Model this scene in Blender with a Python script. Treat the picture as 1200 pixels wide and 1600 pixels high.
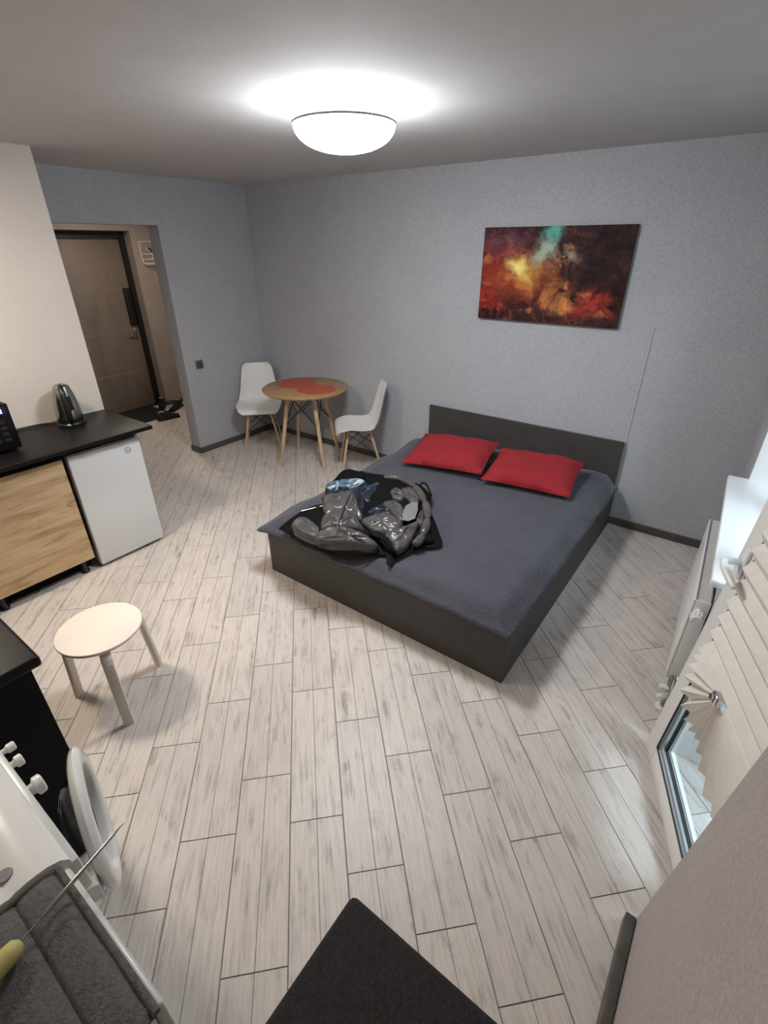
import bpy, bmesh, math, random
from mathutils import Vector, Matrix

for o in list(bpy.data.objects):
    bpy.data.objects.remove(o, do_unlink=True)
SC = bpy.context.scene
COL = SC.collection
random.seed(7)
PI = math.pi

# ---------------------------------------------------------------- camera
cam_data = bpy.data.cameras.new('camera')
cam_data.sensor_fit = 'VERTICAL'
cam_data.sensor_height = 36.0
cam_data.lens = 762.4 / 1600.0 * 36.0
cam_data.clip_start = 0.02
cam = bpy.data.objects.new('camera', cam_data)
COL.objects.link(cam)
_t, _r, _y = math.radians(28.65), math.radians(-0.2), math.radians(-36.44)
_fw = Vector((math.sin(_y)*math.cos(_t), math.cos(_y)*math.cos(_t), -math.sin(_t)))
_rt = Vector((math.cos(_y), -math.sin(_y), 0))
_up = _rt.cross(_fw)
_r2 = math.cos(_r)*_rt + math.sin(_r)*_up
_u2 = -math.sin(_r)*_rt + math.cos(_r)*_up
_m = Matrix((_r2, _u2, -_fw)).transposed().to_4x4()
_m.translation = Vector((0, 0, 1.88))
cam.matrix_world = _m
SC.camera = cam

# ---------------------------------------------------------------- world, exposure
world = bpy.data.worlds.new('night')
SC.world = world
world.use_nodes = True
world.node_tree.nodes['Background'].inputs[0].default_value = (0.35, 0.5, 0.8, 1)
world.node_tree.nodes['Background'].inputs[1].default_value = 0.03
SC.view_settings.view_transform = 'Standard'
SC.view_settings.look = 'None'
SC.view_settings.gamma = 1.0
SC.view_settings.exposure = 1.55
SC.view_settings.use_curve_mapping = False

LAMP_MAIN = 30.0        # radiance of the round ceiling lamp (cool white)
LAMP_KITCHEN = 46.0     # kitchen ceiling spot, warm
LAMP_HALL = 58.0        # hallway lamp, warm and weak
LAMP_BALCONY = 24.0      # balcony light, cool

# ---------------------------------------------------------------- helpers
def link(o, parent=None):
    COL.objects.link(o)
    if parent is not None:
        o.parent = parent
    return o

def tag(o, label=None, cat=None, group=None, kind=None):
    if label: o['label'] = label
    if cat: o['category'] = cat
    if group: o['group'] = group
    if kind: o['kind'] = kind
    return o

def thing(name, label, cat, loc=(0, 0, 0), rotz=0.0, group=None):
    o = bpy.data.objects.new(name, None)
    o.empty_display_size = 0.1
    o.location = loc
    o.rotation_euler = (0, 0, rotz)
    link(o)
    return tag(o, label, cat, group)

def obj(name, bm, mat, parent=None, local=False, smooth=None, subsurf=0):
    """bmesh -> object; world-space verts unless local=True (parent space)."""
    bmesh.ops.recalc_face_normals(bm, faces=bm.faces)
    co = [v.co for v in bm.verts]
    c = Vector(((min(v.x for v in co)+max(v.x for v in co))/2,
                (min(v.y for v in co)+max(v.y for v in co))/2,
                min(v.z for v in co)))
    bmesh.ops.translate(bm, verts=bm.verts, vec=-c)
    me = bpy.data.meshes.new(name)
    bm.to_mesh(me)
    bm.free()
    if isinstance(mat, (list, tuple)):
        for m in mat: me.materials.append(m)
    else:
        me.materials.append(mat)
    o = bpy.data.objects.new(name, me)
    link(o, parent)
    o.location = c
    if parent is not None and not local:
        pm = Matrix.Translation(parent.location) @ parent.rotation_euler.to_matrix().to_4x4()
        if parent.parent is not None:
            pp = parent.parent
            pm = Matrix.Translation(pp.location) @ pp.rotation_euler.to_matrix().to_4x4() @ parent.matrix_parent_inverse @ pm
        o.matrix_parent_inverse = pm.inverted()
    if smooth is not None:
        me.shade_smooth()
        me.set_sharp_from_angle(angle=math.radians(smooth))
    if subsurf:
        md = o.modifiers.new('subsurf', 'SUBSURF')
        md.levels = subsurf; md.render_levels = subsurf
    return o

def B():
    return bmesh.new()

def bx(bm, x0, x1, y0, y1, z0, z1, bev=0.0, seg=2, mi=0):
    vs = [bm.verts.new((x, y, z)) for z in (z0, z1) for x, y in ((x0, y0), (x1, y0), (x1, y1), (x0, y1))]
    fs = [bm.faces.new([vs[i] for i in q]) for q in ((0, 3, 2, 1), (4, 5, 6, 7), (0, 1, 5, 4), (1, 2, 6, 5), (2, 3, 7, 6), (3, 0, 4, 7))]
    for f in fs: f.material_index = mi
    if bev > 0:
        es = list({e for f in fs for e in f.edges})
        r = bmesh.ops.bevel(bm, geom=es, offset=bev, segments=seg, profile=0.5, affect='EDGES')
        for f in r['faces']: f.material_index = mi
    return bm

def box(name, x0, x1, y0, y1, z0, z1, mat, parent=None, bev=0.0, seg=2, local=False):
    return obj(name, bx(B(), x0, x1, y0, y1, z0, z1, bev, seg), mat, parent, local, smooth=35 if bev else None)

def tube(bm, pts, r, n=10, cap=True):
    """pts: list of Vector/tuples; r: radius or list of radii."""
    pts = [Vector(p) for p in pts]
    rs = r if isinstance(r, (list, tuple)) else [r]*len(pts)
    rings = []
    prev = None
    for i, p in enumerate(pts):
        if i == 0: d = pts[1]-pts[0]
        elif i == len(pts)-1: d = pts[-1]-pts[-2]
        else: d = (pts[i+1]-pts[i]).normalized() + (pts[i]-pts[i-1]).normalized()
        d.normalize()
        if prev is None:
            a = Vector((0, 0, 1)) if abs(d.z) < 0.9 else Vector((1, 0, 0))
            x = d.cross(a).normalized()
        else:
            x = (prev - d*prev.dot(d)).normalized()
        prev = x
        y = d.cross(x)
        rings.append([bm.verts.new(p + rs[i]*(math.cos(2*PI*k/n)*x + math.sin(2*PI*k/n)*y)) for k in range(n)])
    for a, b in zip(rings, rings[1:]):
        for k in range(n):
            bm.faces.new((a[k], a[(k+1) % n], b[(k+1) % n], b[k]))
    if cap:
        bm.faces.new(rings[0]); bm.faces.new(list(reversed(rings[-1])))
    return bm

def lathe(bm, prof, c=(0, 0, 0), n=40, axis='Z'):
    """prof: list of (r, h). closed at r=0 ends."""
    c = Vector(c)
    def P(r, h, a):
        if axis == 'Z': return c + Vector((r*math.cos(a), r*math.sin(a), h))
        if axis == 'Y': return c + Vector((r*math.cos(a), h, r*math.sin(a)))
        return c + Vector((h, r*math.cos(a), r*math.sin(a)))
    rows = []
    for r, h in prof:
        if r < 1e-6: rows.append([bm.verts.new(P(0, h, 0))])
        else: rows.append([bm.verts.new(P(r, h, 2*PI*k/n)) for k in range(n)])
    for a, b in zip(rows, rows[1:]):
        for k in range(n):
            k2 = (k+1) % n
            if len(a) == 1 and len(b) == 1: continue
            if len(a) == 1: bm.faces.new((a[0], b[k2], b[k]))
            elif len(b) == 1: bm.faces.new((a[k], a[k2], b[0]))
            else: bm.faces.new((a[k], a[k2], b[k2], b[k]))
    return bm

def spline(pts, n=6, closed=False):
    P = [Vector(p) for p in pts]
    out = []
    m = len(P)
    rng = range(m) if closed else range(m-1)
    for i in rng:
        p0 = P[(i-1) % m] if closed or i > 0 else P[i]
        p1 = P[i]; p2 = P[(i+1) % m]
        p3 = P[(i+2) % m] if closed or i+2 < m else P[(i+1) % m]
        for k in range(n):
            t = k/n
            out.append(0.5*((2*p1)+(p2-p0)*t+(2*p0-5*p1+4*p2-p3)*t*t+(3*p1-p0-3*p2+p3)*t**3))
    if not closed: out.append(P[-1])
    return out

def puff(bm, pts, h, down=0.012, n=5, wr=0.0, seed=0, rings=7):
    """inflated cushion-like panel over a closed 3-D outline."""
    rnd = random.Random(seed)
    b = spline(pts, n, True)
    c = sum(b, Vector())/len(b)
    nr = Vector((0, 0, 0))
    for i in range(len(b)):
        nr += (b[i]-c).cross(b[(i+1) % len(b)]-c)
    nr.normalize()
    if nr.z < 0: nr = -nr
    ph = [rnd.uniform(0, 6.28) for _ in range(4)]
    rows = []
    for j in range(rings):
        t = 1-j/(rings-1)
        row = []
        if t < 1e-6:
            row = [bm.verts.new(c + nr*h)]
        else:
            for i, p in enumerate(b):
                a = 2*PI*i/len(b)
                z = h*math.sqrt(max(0, 1-t**3.4))
                z += wr*t*(1-t)*4*(math.sin(5*a+ph[0]+3*t)+0.7*math.sin(9*a+ph[1]-5*t)+0.6*math.sin(14*a+ph[2]))
                row.append(bm.verts.new(c+(p-c)*t+nr*z))
        rows.append(row)
    low = [bm.verts.new(c+(p-c)*0.93-Vector((0, 0, down))) for p in b]
    m = len(b)
    for k in range(m):
        bm.faces.new((low[k], low[(k+1) % m], rows[0][(k+1) % m], rows[0][k]))
    bm.faces.new(list(reversed(low)))
    for a, q in zip(rows, rows[1:]):
        for k in range(m):
            if len(q) == 1: bm.faces.new((a[k], a[(k+1) % m], q[0]))
            else: bm.faces.new((a[k], a[(k+1) % m], q[(k+1) % m], q[k]))
    return bm

# ---------------------------------------------------------------- materials
def new_mat(name):
    m = bpy.data.materials.new(name)
    m.use_nodes = True
    nt = m.node_tree
    return m, nt, nt.nodes['Principled BSDF']

def N(nt, kind, **kw):
    n = nt.nodes.new(kind)
    for k, v in kw.items():
        if k.startswith('i_'):
            key = k[2:]
            key = int(key) if key.isdigit() else key
            n.inputs[key].default_value = v
        else:
            setattr(n, k, v)
    return n

def plain(name, col, rough=0.5, metal=0.0, var=0.06, scale=6.0, bump=0.0, bscale=60.0, spec=0.5, coat=0.0, stretch=(1, 1, 1)):
    """one colour with a faint procedural variation and optional fine relief."""
    m, nt, p = new_mat(name)
    tc = N(nt, 'ShaderNodeTexCoord')
    mp = N(nt, 'ShaderNodeMapping'); mp.inputs['Scale'].default_value = stretch
    nt.links.new(tc.outputs['Object'], mp.inputs[0])
    nz = N(nt, 'ShaderNodeTexNoise', i_Scale=scale, i_Detail=5.0)
    nt.links.new(mp.outputs[0], nz.inputs['Vector'])
    rp = N(nt, 'ShaderNodeValToRGB')
    rp.color_ramp.elements[0].position = 0.3; rp.color_ramp.elements[1].position = 0.7
    rp.color_ramp.elements[0].color = (*[c*(1-var) for c in col], 1)
    rp.color_ramp.elements[1].color = (*[min(1, c*(1+var)) for c in col], 1)
    nt.links.new(nz.outputs[0], rp.inputs[0])
    nt.links.new(rp.outputs[0], p.inputs['Base Color'])
    p.inputs['Roughness'].default_value = rough
    p.inputs['Metallic'].default_value = metal
    p.inputs['Specular IOR Level'].default_value = spec
    p.inputs['Coat Weight'].default_value = coat
    if bump > 0:
        nb = N(nt, 'ShaderNodeTexNoise', i_Scale=bscale, i_Detail=4.0)
        nt.links.new(mp.outputs[0], nb.inputs['Vector'])
        b = N(nt, 'ShaderNodeBump', i_Strength=bump, i_Distance=0.004)
        nt.links.new(nb.outputs[0], b.inputs['Height'])
        nt.links.new(b.outputs[0], p.inputs['Normal'])
    return m

def ramp(nt, stops, fac):
    r = N(nt, 'ShaderNodeValToRGB')
    cr = r.color_ramp
    while len(cr.elements) < len(stops): cr.elements.new(0.5)
    for e, (pos, c) in zip(cr.elements, stops):
        e.position = pos; e.color = (*c, 1)
    nt.links.new(fac, r.inputs[0])
    return r.outputs[0]

def mix(nt, fac, a, b, mode='MIX'):
    n = N(nt, 'ShaderNodeMix', data_type='RGBA', blend_type=mode)
    for s, v in ((n.inputs[0], fac), (n.inputs[6], a), (n.inputs[7], b)):
        if hasattr(v, 'links') or hasattr(v, 'is_linked'): nt.links.new(v, s)
        elif isinstance(v, tuple): s.default_value = (*v, 1) if len(v) == 3 else v
        else: s.default_value = v
    return n.outputs[2]

def wallpaper(name, col, speck=0.17):
    m, nt, p = new_mat(name)
    tc = N(nt, 'ShaderNodeTexCoord')
    n1 = N(nt, 'ShaderNodeTexNoise', i_Scale=115.0, i_Detail=3.0, i_Roughness=0.7)
    nt.links.new(tc.outputs['Object'], n1.inputs['Vector'])
    n2 = N(nt, 'ShaderNodeTexNoise', i_Scale=3.0, i_Detail=3.0)
    nt.links.new(tc.outputs['Object'], n2.inputs['Vector'])
    c = ramp(nt, [(0.3, tuple(x*(1-speck) for x in col)), (0.7, tuple(x*(1+speck) for x in col))], n1.outputs[0])
    c2 = ramp(nt, [(0.3, (0.95, 0.95, 0.96)), (0.7, (1, 1, 1))], n2.outputs[0])
    nt.links.new(mix(nt, 1.0, c, c2, 'MULTIPLY'), p.inputs['Base Color'])
    p.inputs['Roughness'].default_value = 0.75
    p.inputs['Specular IOR Level'].default_value = 0.3
    b = N(nt, 'ShaderNodeBump', i_Strength=0.35, i_Distance=0.003)
    nt.links.new(n1.outputs[0], b.inputs['Height'])
    nt.links.new(b.outputs[0], p.inputs['Normal'])
    return m

def wood(name, c_lo, c_mid, c_hi, rough=0.45, stretch=(1, 1, 1), scale=3.0, knots=False, contrast=(0.25, 0.5, 0.75)):
    m, nt, p = new_mat(name)
    tc = N(nt, 'ShaderNodeTexCoord')
    mp = N(nt, 'ShaderNodeMapping'); mp.inputs['Scale'].default_value = stretch
    nt.links.new(tc.outputs['Object'], mp.inputs[0])
    n0 = N(nt, 'ShaderNodeTexNoise', i_Scale=scale*0.5, i_Detail=2.0)
    nt.links.new(mp.outputs[0], n0.inputs['Vector'])
    n1 = N(nt, 'ShaderNodeTexNoise', i_Scale=scale, i_Detail=8.0, i_Roughness=0.62, i_Distortion=0.6)
    nt.links.new(mp.outputs[0], n1.inputs['Vector'])
    c = ramp(nt, [(contrast[0], c_lo), (contrast[1], c_mid), (contrast[2], c_hi)], n1.outputs[0])
    if knots:
        n3 = N(nt, 'ShaderNodeTexNoise', i_Scale=scale*0.9, i_Detail=3.0, i_Distortion=1.2)
        mp2 = N(nt, 'ShaderNodeMapping'); mp2.inputs['Scale'].default_value = tuple(1+(s-1)*0.45 for s in stretch); mp2.inputs['Location'].default_value = (3.1, 1.7, 0.4)
        nt.links.new(tc.outputs['Object'], mp2.inputs[0]); nt.links.new(mp2.outputs[0], n3.inputs['Vector'])
        k = ramp(nt, [(0.60, (0, 0, 0)), (0.72, (1, 1, 1))], n3.outputs[0])
        c = mix(nt, k, c, tuple(x*0.45 for x in c_lo))
    c2 = ramp(nt, [(0.3, (0.88, 0.88, 0.88)), (0.7, (1, 1, 1))], n0.outputs[0])
    nt.links.new(mix(nt, 1.0, c, c2, 'MULTIPLY'), p.inputs['Base Color'])
    p.inputs['Roughness'].default_value = rough
    b = N(nt, 'ShaderNodeBump', i_Strength=0.12, i_Distance=0.002)
    nt.links.new(n1.outputs[0], b.inputs['Height'])
    nt.links.new(b.outputs[0], p.inputs['Normal'])
    return m

def emit(name, col, strength):
    m, nt, p = new_mat(name)
    p.inputs['Base Color'].default_value = (*col, 1)
    p.inputs['Emission Color'].default_value = (*col, 1)
    p.inputs['Emission Strength'].default_value = strength
    return m

def glass(name, tint=(0.92, 0.97, 0.99), refl=1.0):
    m, nt, p = new_mat(name)
    out = nt.nodes['Material Output']
    tr = N(nt, 'ShaderNodeBsdfTransparent'); tr.inputs[0].default_value = (*tint, 1)
    gl = N(nt, 'ShaderNodeBsdfGlossy'); gl.inputs['Roughness'].default_value = 0.02
    fr = N(nt, 'ShaderNodeFresnel'); fr.inputs[0].default_value = 1.5
    mx = N(nt, 'ShaderNodeMixShader')
    ge = N(nt, 'ShaderNodeNewGeometry')
    inv = N(nt, 'ShaderNodeMath', operation='SUBTRACT'); inv.inputs[0].default_value = 1.0
    nt.links.new(ge.outputs['Backfacing'], inv.inputs[1])
    mu = N(nt, 'ShaderNodeMath', operation='MULTIPLY')          # outer faces reflect, inner faces only transmit
    nt.links.new(fr.outputs[0], mu.inputs[0]); nt.links.new(inv.outputs[0], mu.inputs[1])
    nt.links.new(mu.outputs[0], mx.inputs[0]); nt.links.new(tr.outputs[0], mx.inputs[1]); nt.links.new(gl.outputs[0], mx.inputs[2])
    nt.links.new(mx.outputs[0], out.inputs['Surface'])
    nt.nodes.remove(p)
    return m

def tile_mat():
    m, nt, p = new_mat('whitewashed_wood_tile')
    tc = N(nt, 'ShaderNodeTexCoord')
    oi = N(nt, 'ShaderNodeObjectInfo')
    mul = N(nt, 'ShaderNodeMath', operation='MULTIPLY'); mul.inputs[1].default_value = 57.0
    nt.links.new(oi.outputs['Random'], mul.inputs[0])
    off = N(nt, 'ShaderNodeCombineXYZ')
    nt.links.new(mul.outputs[0], off.inputs[0]); nt.links.new(mul.outputs[0], off.inputs[1])
    add = N(nt, 'ShaderNodeVectorMath', operation='ADD')
    nt.links.new(tc.outputs['Object'], add.inputs[0]); nt.links.new(off.outputs[0], add.inputs[1])
    def noise(sc, scale, det, rough=0.6, dist=0.0):
        mp = N(nt, 'ShaderNodeMapping'); mp.inputs['Scale'].default_value = sc
        nt.links.new(add.outputs[0], mp.inputs[0])
        n = N(nt, 'ShaderNodeTexNoise', i_Scale=scale, i_Detail=det, i_Roughness=rough, i_Distortion=dist)
        nt.links.new(mp.outputs[0], n.inputs['Vector'])
        return n.outputs[0]
    grain = noise((1.0, 22.0, 1), 7.0, 5.0)
    streak = noise((1.0, 7.0, 1), 3.6, 7.0, 0.72, 0.5)
    fine = noise((1.0, 30.0, 1), 3.0, 4.0, 0.6, 0.2)
    patch = noise((1.0, 2.0, 1), 5.5, 4.0, 0.65, 0.9)
    c = ramp(nt, [(0.28, (0.555, 0.50, 0.455)), (0.55, (0.645, 0.588, 0.543)), (0.75, (0.685, 0.632, 0.59))], grain)
    s = ramp(nt, [(0.45, (0, 0, 0)), (0.64, (1, 1, 1))], streak)
    q = ramp(nt, [(0.42, (0, 0, 0)), (0.60, (1, 1, 1))], patch)
    t = ramp(nt, [(0.40, (0.25, 0.25, 0.25)), (0.60, (1, 1, 1))], fine)
    f = N(nt, 'ShaderNodeMath', operation='MULTIPLY')
    nt.links.new(s, f.inputs[0]); nt.links.new(q, f.inputs[1])
    f3 = N(nt, 'ShaderNodeMath', operation='MULTIPLY')
    nt.links.new(f.outputs[0], f3.inputs[0]); nt.links.new(t, f3.inputs[1])
    f2 = N(nt, 'ShaderNodeMath', operation='MULTIPLY'); f2.inputs[1].default_value = 1.0; f2.use_clamp = True
    nt.links.new(f3.outputs[0], f2.inputs[0])
    c = mix(nt, f2.outputs[0], c, (0.23, 0.20, 0.17))
    e0 = ramp(nt, [(0.52, (0, 0, 0)), (0.75, (0.30, 0.30, 0.30))], fine)
    c = mix(nt, e0, c, (0.33, 0.295, 0.265))
    v = ramp(nt, [(0.0, (0.92, 0.92, 0.92)), (1.0, (1.04, 1.03, 1.02))], oi.outputs['Random'])
    nt.links.new(mix(nt, 1.0, c, v, 'MULTIPLY'), p.inputs['Base Color'])
    p.inputs['Roughness'].default_value = 0.42
    p.inputs['Specular IOR Level'].default_value = 0.45
    b = N(nt, 'ShaderNodeBump', i_Strength=0.1, i_Distance=0.002)
    nt.links.new(grain, b.inputs['Height']); nt.links.new(b.outputs[0], p.inputs['Normal'])
    return m

def nebula_mat():
    m, nt, p = new_mat('nebula_print')
    tc = N(nt, 'ShaderNodeTexCoord')
    sx = N(nt, 'ShaderNodeSeparateXYZ'); nt.links.new(tc.outputs['Generated'], sx.inputs[0])
    cb = N(nt, 'ShaderNodeCombineXYZ')
    nt.links.new(sx.outputs[0], cb.inputs[0])
    mz = N(nt, 'ShaderNodeMath', operation='MULTIPLY'); mz.inputs[1].default_value = 0.6
    nt.links.new(sx.outputs[2], mz.inputs[0]); nt.links.new(mz.outputs[0], cb.inputs[1])
    wn = N(nt, 'ShaderNodeTexNoise', i_Scale=5.0, i_Detail=6.0, i_Roughness=0.6)
    nt.links.new(cb.outputs[0], wn.inputs['Vector'])
    sub = N(nt, 'ShaderNodeVectorMath', operation='SUBTRACT'); sub.inputs[1].default_value = (0.5, 0.5, 0.5)
    nt.links.new(wn.outputs['Color'], sub.inputs[0])
    sc = N(nt, 'ShaderNodeVectorMath', operation='SCALE'); sc.inputs['Scale'].default_value = 0.28
    nt.links.new(sub.outputs[0], sc.inputs[0])
    wv = N(nt, 'ShaderNodeVectorMath', operation='ADD')
    nt.links.new(cb.outputs[0], wv.inputs[0]); nt.links.new(sc.outputs[0], wv.inputs[1])
    cl = N(nt, 'ShaderNodeTexNoise', i_Scale=7.0, i_Detail=9.0, i_Roughness=0.68, i_Distortion=0.9)
    nt.links.new(cb.outputs[0], cl.inputs['Vector'])
    cloud = ramp(nt, [(0.40, (0.0, 0.0, 0.0)), (0.60, (1, 1, 1))], cl.outputs[0])
    base = ramp(nt, [(0.35, (0.012, 0.004, 0.006)), (0.62, (0.06, 0.02, 0.02)), (0.8, (0.16, 0.05, 0.04))], cl.outputs[0])
    def blob(col, u, v, ru, rv, power, cloudy, acc):
        mp = N(nt, 'ShaderNodeMapping', vector_type='POINT')
        mp.inputs['Location'].default_value = (-u/ru, -v*0.6/rv, 0)
        mp.inputs['Scale'].default_value = (1/ru, 1/rv, 0)
        nt.links.new(wv.outputs[0], mp.inputs[0])
        ln = N(nt, 'ShaderNodeVectorMath', operation='LENGTH'); nt.links.new(mp.outputs[0], ln.inputs[0])
        mr = N(nt, 'ShaderNodeMapRange', interpolation_type='SMOOTHERSTEP')
        mr.inputs['From Min'].default_value = 1.0; mr.inputs['From Max'].default_value = 0.0
        mr.inputs['To Max'].default_value = power
        nt.links.new(ln.outputs['Value'], mr.inputs['Value'])
        f = mr.outputs[0]
        if cloudy:
            mu = N(nt, 'ShaderNodeMath', operation='MULTIPLY'); nt.links.new(f, mu.inputs[0]); nt.links.new(cloud, mu.inputs[1]); f = mu.outputs[0]
        return mix(nt, f, acc, col, 'MIX')
    a = base
    a = blob((0.16, 0.06, 0.08), 0.18, 0.86, 0.30, 0.16, 0.9, False, a)
    a = blob((0.55, 0.03, 0.02), 0.06, 0.22, 0.18, 0.16, 1.0, True, a)
    a = blob((0.50, 0.05, 0.03), 0.82, 0.22, 0.28, 0.14, 0.9, True, a)
    a = blob((0.30, 0.035, 0.02), 0.10, 0.50, 0.30, 0.30, 0.8, False, a)
    a = blob((0.40, 0.075, 0.025), 0.32, 0.52, 0.36, 0.27, 1.0, False, a)
    a = blob((0.50, 0.17, 0.05), 0.50, 0.36, 0.26, 0.14, 1.0, True, a)
    a = blob((0.75, 0.30, 0.08), 0.62, 0.22, 0.14, 0.09, 1.0, True, a)
    a = blob((0.72, 0.42, 0.10), 0.33, 0.55, 0.20, 0.15, 1.0, False, a)
    a = blob((0.98, 0.82, 0.26), 0.26, 0.61, 0.13, 0.10, 1.0, False, a)
    a = blob((0.55, 0.45, 0.30), 0.58, 0.66, 0.17, 0.10, 0.9, True, a)
    a = blob((0.42, 0.52, 0.40), 0.44, 0.76, 0.12, 0.11, 0.9, False, a)
    a = blob((0.15, 0.50, 0.42), 0.49, 0.93, 0.10, 0.12, 0.95, False, a)
    a = blob((0.02, 0.008, 0.01), 0.84, 0.62, 0.28, 0.25, 0.85, False, a)
    a = blob((0.03, 0.012, 0.012), 0.55, 0.44, 0.09, 0.08, 0.8, True, a)
    a = blob((0.75, 0.25, 0.12), 0.37, 0.12, 0.06, 0.035, 1.0, True, a)
    for u, v, ru, rv in ((0.20, 0.44, .10, .035), (0.30, 0.36, .10, .035), (0.44, 0.30, .10, .04), (0.38, 0.12, .06, .03), (0.52, 0.24, .08, .04), (0.66, 0.20, .07, .04),
                         (0.76, 0.30, .06, .03), (0.88, 0.10, .06, .025), (0.03, 0.68, .035, .06), (0.05, 0.40, .05, .03), (0.63, 0.36, .035, .06), (0.62, 0.74, .07, .035), (0.55, 0.62, .07, .03)):
        a = blob((0.80, 0.28, 0.09), u, v, ru*1.15, rv*1.1, 0.75, True, a)
    fi = N(nt, 'ShaderNodeTexNoise', i_Scale=13.0, i_Detail=10.0, i_Roughness=0.7, i_Distortion=0.8)
    nt.links.new(wv.outputs[0], fi.inputs['Vector'])
    a = mix(nt, 1.0, a, ramp(nt, [(0.32, (0.40, 0.36, 0.36)), (0.5, (0.95, 0.95, 0.95)), (0.66, (1.0, 1.0, 1.0))], fi.outputs[0]), 'MULTIPLY')
    ve = N(nt, 'ShaderNodeTexVoronoi', i_Scale=6.5, feature='DISTANCE_TO_EDGE')
    wv2 = N(nt, 'ShaderNodeVectorMath', operation='ADD'); sc2 = N(nt, 'ShaderNodeVectorMath', operation='SCALE'); sc2.inputs['Scale'].default_value = 0.45
    nt.links.new(sub.outputs[0], sc2.inputs[0]); nt.links.new(cb.outputs[0], wv2.inputs[0]); nt.links.new(sc2.outputs[0], wv2.inputs[1])
    nt.links.new(wv2.outputs[0], ve.inputs['Vector'])
    fil = ramp(nt, [(0.0, (0.55, 0.22, 0.10)), (0.035, (0.16, 0.05, 0.02)), (0.09, (0, 0, 0))], ve.outputs['Distance'])
    fil = mix(nt, 1.0, fil, cloud, 'MULTIPLY')
    sxm = ramp(nt, [(0.0, (1, 1, 1)), (0.55, (1, 1, 1)), (0.85, (0.25, 0.25, 0.25))], sx.outputs[0])
    fil = mix(nt, 1.0, fil, sxm, 'MULTIPLY')
    a = mix(nt, 0.3, a, fil, 'ADD')
    nt.links.new(a, p.inputs['Base Color'])
    p.inputs['Specular IOR Level'].default_value = 0.15
    p.inputs['Roughness'].default_value = 0.6
    return m

def quilt_mat(name, col):
    m, nt, p = new_mat(name)
    tc = N(nt, 'ShaderNodeTexCoord')
    nz = N(nt, 'ShaderNodeTexNoise', i_Scale=9.0, i_Detail=4.0)
    nt.links.new(tc.outputs['Object'], nz.inputs['Vector'])
    c = ramp(nt, [(0.3, tuple(x*0.85 for x in col)), (0.7, tuple(x*1.12 for x in col))], nz.outputs[0])
    vo = N(nt, 'ShaderNodeTexVoronoi', i_Scale=62.0, feature='SMOOTH_F1')
    nt.links.new(tc.outputs['Object'], vo.inputs['Vector'])
    nt.links.new(c, p.inputs['Base Color'])
    p.inputs['Roughness'].default_value = 0.8
    p.inputs['Sheen Weight'].default_value = 0.25
    b = N(nt, 'ShaderNodeBump', i_Strength=0.55, i_Distance=0.008)
    b.invert = True
    nt.links.new(vo.outputs['Distance'], b.inputs['Height'])
    nt.links.new(b.outputs[0], p.inputs['Normal'])
    return m

def lining_mat(name, sh):
    m, nt, p = new_mat(name)
    tc = N(nt, 'ShaderNodeTexCoord')
    mp = N(nt, 'ShaderNodeMapping'); mp.inputs['Scale'].default_value = (1, 0.5, 1); mp.inputs['Rotation'].default_value = (0, 0, 0.7)
    nt.links.new(tc.outputs['Object'], mp.inputs[0])
    nz = N(nt, 'ShaderNodeTexNoise', i_Scale=16.0, i_Detail=7.0, i_Roughness=0.7, i_Distortion=1.6)
    nt.links.new(mp.outputs[0], nz.inputs['Vector'])
    c = ramp(nt, [(0.42-sh, (0.003, 0.004, 0.007)), (0.52-sh, (0.012, 0.028, 0.060)), (0.59-sh, (0.07, 0.13, 0.18)), (0.67-sh, (0.46, 0.52, 0.54))], nz.outputs[0])
    nt.links.new(c, p.inputs['Base Color'])
    p.inputs['Roughness'].default_value = 0.42
    return m

M = {}
M['wall'] = wallpaper('grey_wallpaper', (0.42, 0.425, 0.445))
M['wall_warm'] = wallpaper('warm_grey_wallpaper', (0.41, 0.365, 0.335))
M['kitchen_wall'] = wallpaper('cream_wall', (0.61, 0.565, 0.52), 0.04)
M['hall_wall'] = plain('taupe_hall_wall', (0.34, 0.295, 0.265), 0.8, var=0.08, bump=0.2, bscale=150)
M['ceiling'] = plain('matt_white_ceiling', (0.54, 0.525, 0.52), 0.9, var=0.03, bump=0.15, bscale=200)
M['white_plaster'] = plain('white_reveal', (0.80, 0.80, 0.79), 0.6, var=0.02)
M['baseboard'] = plain('dark_brown_baseboard', (0.075, 0.066, 0.058), 0.45, var=0.2, scale=14, stretch=(1, 1, 6))
M['tile'] = tile_mat()
M['groove'] = plain('tile_printed_groove', (0.34, 0.305, 0.275), 0.6, var=0.3, scale=20)
M['grout'] = plain('grey_brown_grout', (0.22, 0.195, 0.175), 0.9, var=0.15, scale=30)
M['pvc'] = plain('white_pvc', (0.78, 0.765, 0.735), 0.32, var=0.015)
M['gasket'] = plain('dark_rubber_gasket', (0.03, 0.032, 0.034), 0.7)
M['spacer'] = plain('aluminium_spacer', (0.55, 0.62, 0.66), 0.3, metal=0.6)
M['glass'] = glass('window_glass')
M['glass_clear'] = glass('clear_bowl_glass', (0.985, 0.99, 0.99))
M['white_enamel'] = plain('white_enamel', (0.78, 0.77, 0.745), 0.28, var=0.015)
M['sill'] = plain('white_sill_laminate', (0.84, 0.86, 0.88), 0.3, var=0.012)
M['bed_board'] = plain('anthracite_board', (0.050, 0.0445, 0.042), 0.55, var=0.12, bump=0.15, bscale=160, stretch=(1, 1, 4))
M['mattress'] = plain('mattress_ticking', (0.35, 0.35, 0.36), 0.9)
M['coverlet'] = quilt_mat('slate_quilted_coverlet', (0.049, 0.050, 0.068))
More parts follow.
